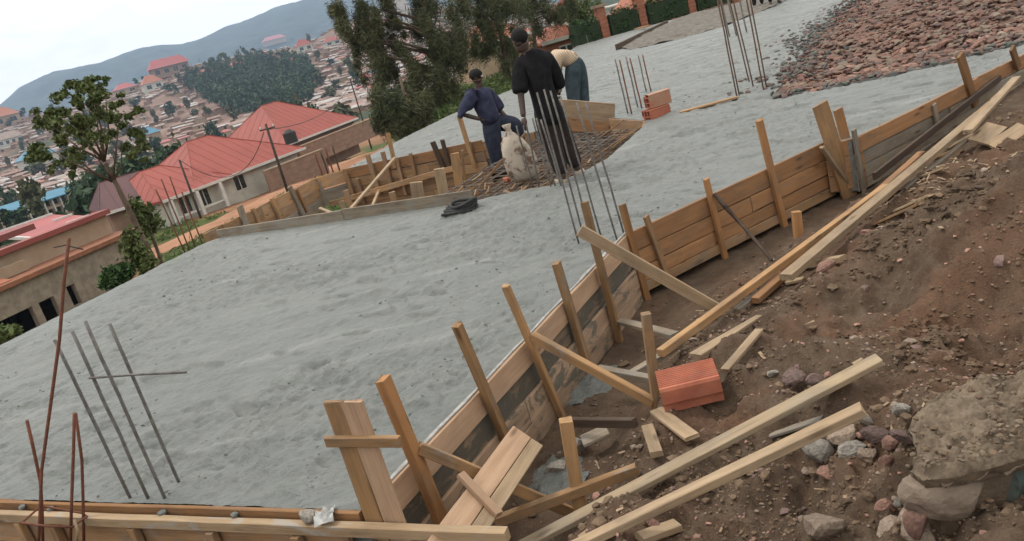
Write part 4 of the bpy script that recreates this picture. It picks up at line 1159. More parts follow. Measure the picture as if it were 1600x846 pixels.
def skin_mesh(name, chains, mat, parent, sub=2, smooth=True, fat=1.12):
    """chains: lists of (point, radius or (rx, ry)); points met again (same key) are shared so limbs grow out of one surface"""
    bm = bmesh.new(); sl = bm.verts.layers.skin.verify()
    pool = {}
    roots = []
    for ci, ch in enumerate(chains):
        prev = None
        for (p, r_) in ch:
            key = tuple(round(c, 4) for c in p)
            v = pool.get(key)
            if v is None:
                v = bm.verts.new(p); pool[key] = v
                v[sl].radius = tuple(fat * q for q in (r_ if isinstance(r_, tuple) else (r_, r_)))
                if prev is None: roots.append(v)
            if prev is not None and prev is not v and not bm.edges.get((prev, v)): bm.edges.new((prev, v))
            prev = v
    for v in roots: v[sl].use_root = True
    me = bpy.data.meshes.new(name); bm.to_mesh(me); bm.free()
    o = bpy.data.objects.new(name + '_rig', me); COL.objects.link(o)
    s = o.modifiers.new('Skin', 'SKIN'); s.use_smooth_shade = smooth; s.branch_smoothing = 0.6
    d = o.modifiers.new('Subsurf', 'SUBSURF'); d.levels = sub; d.render_levels = sub
    bpy.context.view_layer.update()
    ev = o.evaluated_get(bpy.context.evaluated_depsgraph_get())
    m2 = bpy.data.meshes.new_from_object(ev)
    m2.name = name
    bpy.data.objects.remove(o); bpy.data.meshes.remove(me)
    m2.materials.clear(); m2.materials.append(mat)
    return link(name, m2, parent, None, Matrix.Identity(4))

def hand_chains(wr, direction, curl, side):
    d = Vector(direction).normalized(); s = Vector(side).normalized(); s = (s - d * s.dot(d)).normalized(); c = Vector(curl).normalized()
    palm = wr + d * 0.085
    ch = [[(wr, 0.027), (wr + d * 0.045, (0.036, 0.02)), (palm, (0.036, 0.018))]]
    for k, L in enumerate((0.068, 0.078, 0.072, 0.056)):
        b = palm + s * (0.03 - 0.02 * k)
        m = b + d * L * 0.5 + c * 0.012; t = b + d * L * 0.85 + c * 0.04
        ch.append([(b - d * 0.025, 0.010), (m, 0.0095), (t, 0.008)])
    tb = wr + d * 0.03 + s * 0.032
    ch.append([(tb, 0.012), (tb + d * 0.03 + s * 0.022, 0.011), (tb + d * 0.062 + s * 0.022 + c * 0.012, 0.009)])
    return ch

def person(label, J, look, shirt, trousers, shoes, sleeve='short', group='men working on the slab', hs=1.0, hair=True, long_=0.02, wide=1.0, fatc=1.12):
    base = (J['anL'] + J['anR']) / 2
    root = thing('person', (base.x, base.y, min(J['anL'].z, J['anR'].z) - 0.08), label, 'person', group)
    look = Vector(look).normalized()
    nk, hd = J['neck'], J['head']
    up = (hd - nk).normalized(); sd = look.cross(up).normalized()
    jaw = hd - up * 0.085 * hs + look * 0.03
    body = [[(J['pelvis'], (0.125, 0.10)), (J['waist'], (0.115, 0.09)), (J['chest'], (0.10, 0.08)), (nk, 0.064), (jaw - look * 0.02, (0.078, 0.078)), (hd, (0.092 * hs, 0.104 * hs)), (hd + up * 0.085 * hs - look * 0.008, (0.07 * hs, 0.08 * hs))]]
    body.append([(jaw - look * 0.02, 0.066), (jaw + look * 0.055, 0.034)])                 # chin
    body.append([(hd, 0.07), (hd + look * 0.10 - up * 0.02, 0.018), ])                      # nose
    for s in (-1, 1):
        body.append([(hd, 0.07), (hd + sd * s * 0.083 * hs - up * 0.015 - look * 0.015, 0.02)])  # ears
    for s in 'LR':
        body.append([(J['chest'], 0.06), (J['sh' + s], 0.030), (J['sh' + s] + (J['el' + s] - J['sh' + s]) * 0.5, 0.030), (J['el' + s], 0.036), (J['wr' + s], 0.028)])
        body.append([(J['pelvis'], 0.1), (J['hip' + s], 0.082), (J['kn' + s], 0.056), (J['an' + s], 0.04), (J['to' + s], 0.034)])
    o = skin_mesh('body', body, SKIN, root)
    hands = []
    for s in 'LR':
        fd = (J['wr' + s] - J['el' + s]).normalized()
        hands += hand_chains(J['wr' + s], J.get('hd' + s, fd), J.get('curl' + s, look), J.get('side' + s, look))
    # the hands are grown separately and joined into the one body mesh
    h2 = skin_mesh('hands', hands, SKIN, root, 1)
    bm = bmesh.new(); bm.from_mesh(o.data); bm.from_mesh(h2.data); bm.to_mesh(o.data); bm.free()
    hm = h2.data; bpy.data.objects.remove(h2); bpy.data.meshes.remove(hm)
    for p in o.data.polygons: p.use_smooth = True
    sl = 0.55 if sleeve == 'short' else 0.95
    hem = J['pelvis'] - (J['waist'] - J['pelvis']).normalized() * long_
    shirt_ch = [[(hem, (0.175 * wide, 0.14)), (J['waist'], (0.172 * wide, 0.135)), (J['chest'], (0.20 * wide, 0.145)), (nk - (nk - J['chest']) * 0.02, 0.082)]]
    for s in 'LR':
        c_ = [(J['chest'], 0.13), (J['sh' + s], 0.094)]
        a, b = J['sh' + s], J['el' + s]
        if sleeve == 'elbow': c_ += [(a + (b - a) * 0.5, 0.088), (b, 0.082), (b + (J['wr' + s] - b) * 0.12, 0.07)]
        elif sleeve == 'short': c_.append((a + (b - a) * 0.85, 0.075))
        else: c_ += [(b, 0.062), (b + (J['wr' + s] - b) * 0.9, 0.046)]
        shirt_ch.append(c_)
    skin_mesh('shirt', shirt_ch, shirt, root, fat=fatc)
    tr_ch = [[(J['pelvis'] + (J['waist'] - J['pelvis']) * 0.85, (0.155, 0.125)), (J['pelvis'], (0.168, 0.138))]]
    for s in 'LR':
        tr_ch.append([(J['pelvis'], 0.13), (J['hip' + s], 0.122), (J['kn' + s], 0.092), (J['an' + s] + (J['kn' + s] - J['an' + s]) * 0.06, 0.066)])
        a, t_ = J['an' + s], J['to' + s]
        skin_mesh('shoe', [[(a - (t_ - a) * 0.25 - Vector((0, 0, 0.03)), 0.048), (a + (t_ - a) * 0.5 - Vector((0, 0, 0.02)), 0.05), (t_ + (t_ - a) * 0.15, 0.04)]], shoes, root, 1)
    skin_mesh('trousers', tr_ch, trousers, root, fat=fatc)
    if hair:
        bm = bmesh.new(); bmesh.ops.create_uvsphere(bm, u_segments=18, v_segments=14, radius=1.0)
        fr = Matrix((look - up * look.dot(up), sd, up)).transposed()
        for v in bm.verts:
            c = v.co.copy(); low = c.z < -0.25 + 0.45 * max(0, c.x)
            k = 0.86 if low else 1.0 + 0.03 * math.sin(9 * c.x + 7 * c.y) * math.sin(8 * c.z)
            v.co = hd + up * 0.03 - look * 0.012 + fr @ Vector((c.x * 0.106 * k * hs, c.y * 0.088 * k * hs, c.z * 0.102 * k * hs))
        me = bpy.data.meshes.new('hair'); bm.to_mesh(me); bm.free()
        for p_ in me.polygons: p_.use_smooth = True
        link('hair', me, root, HAIR, Matrix.Identity(4))
    for s in (-1, 1):
        bm = bmesh.new(); bmesh.ops.create_uvsphere(bm, u_segments=8, v_segments=6, radius=0.012)
        me = bpy.data.meshes.new('eye'); bm.to_mesh(me); bm.free()
        link('eye', me, root, EYE, Matrix.Translation(hd + look * 0.080 * hs + sd * s * 0.032 + up * 0.005))
    return root
def Jpx(d, y0):
    return {k: PY(v[0], v[1], y0 + (v[2] if len(v) > 2 else 0)) for k, v in d.items()}
# the man in black, back turned, holding the sack
yk = 8.9
J = Jpx({'pelvis': (856, 172), 'waist': (846, 138), 'chest': (836, 104), 'neck': (821, 80), 'head': (813, 63, -0.02), 'shL': (812, 98, -0.05), 'shR': (855, 90, 0.02), 'elL': (813, 142, -0.12), 'wrL': (818, 184, -0.22),
          'elR': (872, 132, 0.10), 'wrR': (860, 165, 0.26), 'hipL': (850, 182, -0.06), 'hipR': (866, 178, 0.06), 'knL': (866, 232, -0.05), 'knR': (884, 224, 0.1), 'anL': (880, 279, -0.15), 'anR': (904, 266, 0.05), 'toL': (866, 284, -0.1), 'toR': (909, 268, 0.2)}, yk)
J['curlL'] = Vector((0.3, 0.9, 0)); J['sideL'] = Vector((0, 1, 0.2))
person('tall man in black shirt and dark trousers, back turned, gripping a sack', J, (-0.55, 0.8, -0.35), CL_BLACK, CL_DARK, SHOE_P, sleeve='elbow', long_=0.2, wide=1.34, hs=1.0, fatc=1.2)
# the man in blue, hand on hip, one knee raised
yk = 12.7
J = Jpx({'pelvis': (768, 190), 'waist': (762, 174), 'chest': (751, 155), 'neck': (747, 137), 'head': (745, 121), 'shL': (738, 150, -0.14), 'shR': (764, 148, 0.16), 'elL': (722, 179, -0.22), 'wrL': (752, 187, -0.17),
          'elR': (780, 172, 0.18), 'wrR': (797, 189, 0.1), 'hipL': (766, 196, -0.09), 'hipR': (772, 193, 0.1), 'knL': (773, 230, -0.09), 'knR': (808, 194, 0.05), 'anL': (778, 262, -0.08), 'anR': (812, 232, 0.1), 'toL': (788, 267, -0.12), 'toR': (822, 232, 0.08)}, yk)
person('man in navy blue overalls, hand on hip, one knee raised, facing right', J, (0.95, -0.15, -0.1), CL_NAVY, CL_NAVY2, SHOE_D, sleeve='elbow', long_=0.08, wide=1.2, hs=1.02, fatc=1.45)
# the man bent double behind the boards
yk = 14.1
J = Jpx({'pelvis': (896, 100), 'waist': (890, 88), 'chest': (876, 92), 'neck': (862, 110), 'head': (854, 124), 'shL': (868, 92, -0.16), 'shR': (870, 84, 0.16), 'elL': (866, 124, -0.2), 'wrL': (870, 150, -0.22),
          'elR': (870, 120, 0.2), 'wrR': (874, 150, 0.15), 'hipL': (894, 106, -0.1), 'hipR': (903, 104, 0.1), 'knL': (895, 142, -0.1), 'knR': (909, 140, 0.1), 'anL': (900, 184, -0.1), 'anR': (915, 182, 0.1), 'toL': (890, 188, -0.15), 'toR': (903, 186, 0.1)}, yk)
person('man in cream striped shirt and blue jeans bending double behind boards', J, (-0.6, -0.1, -0.8), CL_CREAM, CL_JEAN, SHOE_D, sleeve='long', wide=1.25, fatc=1.45)
# two men at the far end of the slab; only their legs reach into the photograph
for k, (px, py, m_) in enumerate([(1186, 12, CL_DARK), (1211, 7, CL_BLACK)]):
    f = P(px, py, 0.0)
    def V_(x, y, z): return f + Vector((x, y, z))
    J = {'pelvis': V_(0, 0, 0.95), 'waist': V_(0, 0, 1.1), 'chest': V_(0, 0.02, 1.32), 'neck': V_(0, 0.02, 1.5), 'head': V_(0, 0.04, 1.63), 'shL': V_(-0.19, 0, 1.42), 'shR': V_(0.19, 0, 1.42), 'elL': V_(-0.25, 0, 1.13), 'elR': V_(0.25, 0, 1.13),
         'wrL': V_(-0.24, -0.08, 0.88), 'wrR': V_(0.24, -0.08, 0.88), 'hipL': V_(-0.1, 0, 0.9), 'hipR': V_(0.1, 0, 0.9), 'knL': V_(-0.13, -0.02, 0.5), 'knR': V_(0.12, -0.02, 0.5), 'anL': V_(-0.16, 0, 0.09), 'anR': V_(0.14, 0, 0.09), 'toL': V_(-0.2, -0.14, 0.04), 'toR': V_(0.17, -0.14, 0.04)}
    person(['left one of two men standing far off at the top photo edge', 'right one of two men standing far off at the top photo edge'][k], J, (0, -1, 0), (CL_NAVY, CL_BLACK)[k], m_, SHOE_D)

# ------------------------------------------------------------------ loose stones, rubble, clods, chips
ROCKS = {}
def rock(kind, mat, k):
    key = (kind, k)
    if key not in ROCKS:
        me = rock_mesh('stone_' + kind, 900 + k * 13 + len(kind), 2, 0.3, 0.75); me.materials.append(mat); ROCKS[key] = me
    return ROCKS[key]
KM = {'tan': STONE_A, 'grey': STONE_B, 'red': STONE_R, 'purple': STONE_P}
def put_stone(name, kind, p, size, label, cat, group, r, flat=1.0):
    o = bpy.data.objects.new(name, rock(kind, KM[kind], r.randrange(8))); COL.objects.link(o)
    o.location = p; o.rotation_euler = (r.uniform(-.5, .5), r.uniform(-.5, .5), r.uniform(0, 6.28))
    o.scale = (size * r.uniform(0.8, 1.3), size * r.uniform(0.7, 1.1), size * r.uniform(0.7, 1.1) * flat)
    return tag(o, label, cat, group)
r = random.Random(77)
for px, py, w, kd, lab in [(1278, 717, 62, 'grey', 'pale wedge-shaped stone, left of the stone heap below the planks'), (1331, 712, 42, 'grey', 'whitish angular stone in the middle of the stone heap'), (1318, 692, 44, 'tan', 'large tan stone at the back of the stone heap'),
                           (1357, 722, 34, 'tan', 'brownish stone right of the whitish angular stone'), (1294, 749, 30, 'red', 'orange-pink stone below the pale wedge-shaped stone'), (1348, 688, 20, 'red', 'small bright orange stone at the top of the stone heap'),
                           (1372, 690, 36, 'purple', 'dull purple stone at the top right of the stone heap'), (1392, 700, 30, 'red', 'reddish stone at the right end of the stone heap'), (1386, 726, 22, 'red', 'small pink stone low at the right of the stone heap'),
                           (1356, 665, 28, 'grey', 'grey stone just under the end of the lower long plank'), (1408, 648, 30, 'grey', 'rough grey stone beside the mortar cap corner'), (1412, 690, 34, 'purple', 'dark stone tucked against the mortar cap'),
                           (1238, 598, 34, 'purple', 'brownish round stone above the upper long plank end'), (1208, 590, 24, 'grey', 'grey stone left of the brownish round stone'), (1272, 601, 26, 'purple', 'dark lumpy stone right of the brownish round stone'), (1293, 590, 14, 'red', 'tiny pink stone among the dark stones above the plank'),
                           (1382, 796, 26, 'red', 'brick-red stone low on the bank near the wall'), (1405, 791, 18, 'grey', 'small white stone near the wall foot'), (1390, 836, 40, 'tan', 'flat tan stone at the bottom photo edge'), (1290, 838, 70, 'tan', 'broad half-buried stone at the bottom photo edge'), (1435, 840, 64, 'tan', 'rounded pale stone at the bottom right photo edge'),
                           (1030, 805, 36, 'purple', 'dark stone under the lower long plank'), (1020, 822, 24, 'red', 'reddish stone near the bottom edge below the planks'), (1290, 425, 34, 'red', 'reddish lump beside the short thick offcut'), (1356, 370, 22, 'red', 'red brick lump on the bank right of the trench planks'),
                           (905, 705, 40, 'grey', 'grey stone in the trench behind the nearest short post'), (872, 740, 36, 'grey', 'pale stone in the trench left of the nearest short post'), (482, 808, 36, 'grey', 'round cement-coated stone resting on the front rail')]:
    if px == 482:
        q = P(px, py, 0.0); put_stone('stone', kd, Vector((q.x, q.y, 0.0)), 0.10, lab, 'stone', None, r); continue
    q = G(px, py); dist = (q - Vector((0, 0, CAMZ))).length
    sz = w * dist / F
    put_stone('stone', kd, q + Vector((0, 0, sz * 0.22)), sz, lab, 'stone', None, r)
rag_c = P(508, 800, 0.01)
V = []; Fc = []
for i in range(9):
    for j in range(9):
        V.append((rag_c.x + (i - 4) * 0.011, rag_c.y + (j - 4) * 0.012 - 0.02, 0.012 + 0.03 * float(fbm(np.array([i * 0.6]), np.array([j * 0.6]), 3, 2)[0]) - 0.03 * max(0, -(j - 3)) / 4))
        if i and j: Fc.append((len(V) - 1, len(V) - 2, len(V) - 11, len(V) - 10))
tag(mk('rag', V, Fc, simple('dirty_white', (0.42, 0.42, 0.40), (0.16, 0.16, 0.15), 25, 0.9, 0.3, 0.01), smooth=True), 'scrap of dirty white rag beside the stone on the front rail', 'rag')

# rubble: the nearest, largest stones one by one, the rest together
r = random.Random(31)
def rub_pt():
    while True:
        u = r.random(); px = r.uniform(1200, 1640); py = r.uniform(-30, 155)
        q = P(px, py, -0.03)
        if poly_inside(np.array([q.x]), np.array([q.y]), RUB)[0]: return q
def rz(q): return float(rub_z(np.array([q.x]), np.array([q.y]))[0])
cand = [rub_pt() for _ in range(4600)]
cand.sort(key=lambda q: q.length)
kinds = ['red', 'purple', 'red', 'tan', 'red', 'red']
step = cand[:1200:4]
for q in step:
    kd = r.choice(kinds); sz = r.uniform(0.08, 0.20)
    put_stone('rubble_stone', kd, Vector((q.x, q.y, rz(q) + sz * 0.16)), sz, '%s %s stone among the nearest rubble' % ('large' if sz > 0.165 else ('middling' if sz > 0.12 else 'small'), {'red': 'brick-red', 'purple': 'dull purple', 'tan': 'pale tan'}[kd]), 'stone', 'broken stones of the rubble bed', r, 0.62)
rest = [q for i, q in enumerate(cand) if not (i < 1200 and i % 4 == 0)]
def scatter(name, pts, mats, size, zf, seed, sub=1, flat=0.75, kind='stuff', smooth=False, jag=0.3):
    rg = np.random.default_rng(seed)
    protos = []
    for k in range(6):
        me = rock_mesh('tmp', seed + k, sub, jag, flat)
        v = np.array([x.co[:] for x in me.vertices]); f = np.array([p.vertices[:] for p in me.polygons]); protos.append((v, f)); bpy.data.meshes.remove(me)
    Vs = []; Fs = []; Ms = []; n = 0
    for (x, y, z) in pts:
        v, f = protos[rg.integers(6)]
        s = rg.uniform(*size) if not callable(size) else size(rg, x, y)
        a = rg.uniform(0, 6.28); c_, s_ = math.cos(a), math.sin(a)
        sv = v * np.array([s * rg.uniform(.8, 1.4), s * rg.uniform(.7, 1.1), s * rg.uniform(.6, 1.1)])
        t_ = rg.uniform(-.5, .5); ct, st = math.cos(t_), math.sin(t_)
        yy = sv[:, 1] * ct - sv[:, 2] * st; zz = sv[:, 1] * st + sv[:, 2] * ct
        w = np.stack([sv[:, 0] * c_ - yy * s_ + x, sv[:, 0] * s_ + yy * c_ + y, zz + z + s * 0.2], -1)
        Vs.append(w); Fs.append(f + n); Ms.append(np.full(len(f), rg.integers(len(mats)))); n += len(w)
    me = big_mesh(name, np.concatenate(Vs), np.concatenate(Fs), None, smooth, tri=True)
    for m in mats: me.materials.append(m)
    me.polygons.foreach_set('material_index', np.concatenate(Ms).astype(np.int32))
    return tag(link(name, me), kind=kind)
scatter('rubble', [(q.x, q.y, rz(q)) for q in rest], [STONE_R, STONE_P, STONE_R, STONE_A, STONE_R], (0.06, 0.19), None, 3, flat=0.5)
# dark wet crumbs where the concrete runs out into the rubble
pts = []
for _ in range(900):
    a = r.random(); k = r.randrange(5); e0, e1 = RUB[-1 - k], RUB[-2 - k] if k < 4 else RUB[-2 - k]
    x = e0[0] + (e1[0] - e0[0]) * a + r.gauss(-0.1, 0.35); y = e0[1] + (e1[1] - e0[1]) * a + r.gauss(0.0, 0.35)
    pts.append((x, y, -0.03))
for _ in range(120):
    a = r.random(); k = r.randrange(4); e0, e1 = RUB[k], RUB[k + 1]
    pts.append((e0[0] + (e1[0] - e0[0]) * a + r.gauss(0, 0.08), e0[1] + (e1[1] - e0[1]) * a + r.gauss(0.1, 0.1), -0.03))
DARKC = simple('wet_slurry', (0.06, 0.06, 0.052), (0.115, 0.115, 0.10), 8, 0.7, 0.6, 0.02)
scatter('slurry_crumbs', pts, [DARKC, DARKC, STONE_P], (0.04, 0.13), None, 5)

# clods and pebbles on the bank
rgc = np.random.default_rng(5)
N_ = 26000
ppx = rgc.uniform(640, 1700, N_); ppy = rgc.uniform(60, 900, N_)
dx_, dy_ = ppx - 800, ppy - 423
u_ = -dx_ * sr - dy_ * cr; r_x = dx_ * cr - dy_ * sr; r_y = F * cp + u_ * sp; r_z = -F * sp + u_ * cp
t_ = (-0.1 - CAMZ) / r_z; qx, qy = r_x * t_, r_y * t_
dd_ = sdist(qx, qy)
dens = (0.35 + 0.65 * sstep((fbm(qx * 1.7, qy * 1.7, 88, 3) + 0.15) / 0.3)) * np.where(dd_ < 0.6, 0.35, 1)
ok_ = (r_z < -60) & (dd_ > 0.12) & (qy < 9.5) & (rgc.random(N_) < dens)
pts = list(zip(qx[ok_][:11000], qy[ok_][:11000]))
xa = np.array([p[0] for p in pts]); ya = np.array([p[1] for p in pts]); za = soil_z(xa, ya)
PEB = simple('pebble_pale', (0.30, 0.235, 0.185), (0.19, 0.14, 0.105), 30, 0.9, 0.4, 0.01)
def clod_size(rg, x, y):
    s = 0.006 + 0.010 * rg.random() ** 2 * (1 + 1.0 * rg.random())
    if rg.random() < 0.05: s *= 2.4
    return s * (0.75 + math.hypot(x, y) * 0.16)
scatter('soil_crumbs', list(zip(xa, ya, za - 0.002)), [CLOD, CLOD, CLOD, CLOD, CLOD, CLOD, CLOD, CLOD, CLOD, CLOD, STONE_P, STONE_R, PEB], clod_size, None, 9, sub=1)
# wood chips and shavings
mb = MB(); r = random.Random(8)
for _ in range(260):
    if r.random() < 0.82: px, py = r.gauss(1470, 55), r.gauss(275, 30)
    else: px, py = r.uniform(900, 1500), r.uniform(300, 800)
    q = P(px, py, -0.1)
    if float(sdist(np.array([q.x]), np.array([q.y]))[0]) < 0.35 or q.y > 9: continue
    z = float(soil_z(np.array([q.x]), np.array([q.y]))[0])
    Mr = Matrix.Rotation(r.uniform(0, 6.28), 3, 'Z') @ Matrix.Rotation(r.uniform(-.4, .4), 3, 'Y')
    mb.box((q.x, q.y, z + 0.008), (r.uniform(0.02, 0.09), r.uniform(0.006, 0.022), 0.004), Mr)
tag(mb.build('wood_chips', W_PALE), kind='stuff')
# wet spills of concrete in the trench, running out thin at their edges
for k, (px, py, rx_, ry_) in enumerate([(925, 590, 0.30, 0.20), (868, 735, 0.26, 0.17)]):
    c = P(px, py, -0.52); d1 = LEG[1]; d2_ = LEG[2]; N = 46
    gx, gy = np.meshgrid(np.linspace(-1, 1, N), np.linspace(-1, 1, N)); a_ = gx.ravel(); b_ = gy.ravel()
    xs = c.x + d1.x * a_ * rx_ + d2_.x * b_ * ry_; ys = c.y + d1.y * a_ * rx_ + d2_.y * b_ * ry_
    q = np.hypot(a_, b_) * (1 + 0.5 * fbm(a_ * 1.6 + k, b_ * 1.6, 44, 3))
    zz = soil_z(xs, ys) * 0.35 + soil_z(xs, ys, False) * 0.65 + 0.035 * (1 - q ** 2) - 0.006 + 0.02 * fbm(xs * 14, ys * 14, 46, 4, 0.6)
    zz = np.where(q > 1.15, -0.8, zz)
    ix = np.arange(N * N).reshape(N, N); Q = np.stack([ix[:-1, :-1], ix[:-1, 1:], ix[1:, 1:], ix[1:, :-1]], -1).reshape(-1, 4)
    Q = Q[(q[Q] < 1.15).all(1)]
    used = np.unique(Q); rm_ = -np.ones(N * N, int); rm_[used] = np.arange(len(used))
    tag(link('concrete_spill', big_mesh('concrete_spill', np.stack([xs, ys, zz], -1)[used], rm_[Q], CONC)), kind='structure')
# larger lumps of dug earth on the mound
N_ = 4200
ppx = rgc.normal(1440, 130, N_); ppy = rgc.normal(400, 120, N_)
dx_, dy_ = ppx - 800, ppy - 423
u_ = -dx_ * sr - dy_ * cr; r_x = dx_ * cr - dy_ * sr; r_y = F * cp + u_ * sp; r_z = -F * sp + u_ * cp
t_ = (-0.0 - CAMZ) / r_z; qx, qy = r_x * t_, r_y * t_
ok_ = (r_z < -60) & (sdist(qx, qy) > 0.75) & (qy < 9) & (rgc.random(N_) < sstep((fbm(qx * 2.2, qy * 2.2, 97, 3) + 0.08) / 0.25))
xa, ya = qx[ok_], qy[ok_]; za = soil_z(xa, ya)
scatter('earth_lumps', list(zip(xa, ya, za - 0.006)), [SOIL, SOIL, CLOD], lambda rg, x, y: 0.014 + 0.05 * rg.random() ** 3, None, 29, sub=2, flat=0.7, jag=1.5)
# mortar crumbs and torn flecks lying on the fresh slab
N_ = 16000
ppx = rgc.uniform(-20, 1600, N_); ppy = rgc.uniform(60, 830, N_)
dx_, dy_ = ppx - 800, ppy - 423
u_ = -dx_ * sr - dy_ * cr; r_x = dx_ * cr - dy_ * sr; r_y = F * cp + u_ * sp; r_z = -F * sp + u_ * cp
t_ = (0.0 - CAMZ) / r_z; qx, qy = r_x * t_, r_y * t_
hot = np.zeros(N_)
for (hx, hy, hr) in [(P(240, 775).x, P(240, 775).y, 0.35), (P(930, 375).x, P(930, 375).y, 0.4), (PB_R[0], PB_R[1], 0.5), (P(600, 335).x, P(600, 335).y, 0.3), (P(620, 340).x, P(620, 340).y, 0.3), (CN[0], CN[1], 0.5)]:
    hot = np.maximum(hot, np.exp(-((qx - hx) ** 2 + (qy - hy) ** 2) / hr ** 2))
uu, vv = qx * 0.555 + qy * 0.83, qx * 0.83 - qy * 0.555
dn_ = 0.75 * sstep((fbm(uu * 1.1, vv * 2.4, 191, 4) - 0.02) / 0.25) + 0.6 * hot
ok_ = (r_z < -40) & (qy < 22) & (rgc.random(N_) < dn_ * 0.55)
ok_[ok_] &= poly_inside(qx[ok_], qy[ok_], SLAB)
ok_[ok_] &= sdist(qx[ok_], qy[ok_]) < -0.03
xa, ya = qx[ok_][:4500], qy[ok_][:4500]; za = slab_z(xa, ya)
CRUMB = simple('mortar_crumb', (0.07, 0.073, 0.064), (0.16, 0.162, 0.145), 20, 0.9, 0.4, 0.005)
scatter('mortar_crumbs', list(zip(xa, ya, za - 0.003)), [CRUMB, CRUMB, CONC], lambda rg, x, y: (0.008 + 0.014 * rg.random() ** 2) * (0.6 + 0.10 * math.hypot(x, y)), None, 39, sub=1, flat=0.55, jag=1.2)
# gravel left on the far slab
GR = [xy(*q) for q in [(966, 75), (1003, 55), (1042, 37), (1085, 22), (1130, 13), (1200, -4), (1245, -6), (1205, 12), (1130, 42), (1060, 62), (985, 78)]]
def grz(x, y):
    d, _, _ = poly_near(x, y, GR); return 0.02 + 0.09 * sstep(d / 0.8) + 0.05 * fbm(x * 2, y * 2, 6, 4)
sector('gravel_bed', (8, 28), 160, 26, 46, 120, keep_poly(GR), grz, simple('dark_gravel', (0.085, 0.075, 0.062), (0.18, 0.16, 0.135), 6, 0.95, 0.9, 0.03, kind='Object'), kind='stuff')
tag(beam('edge_board', P(964, 74, 0.09), P(1042, 36, 0.07), 0.12, 0.2, W_DARK, None, seg=10), 'dark edge board bounding the gravel on the far slab', 'board')
tag(beam('loose_board', P(995, 45, 0.1), P(1013, 41, 0.1), 0.4, 0.06, W_STAKE, None), 'small pale board lying before the brick pillar of the hedge', 'board')

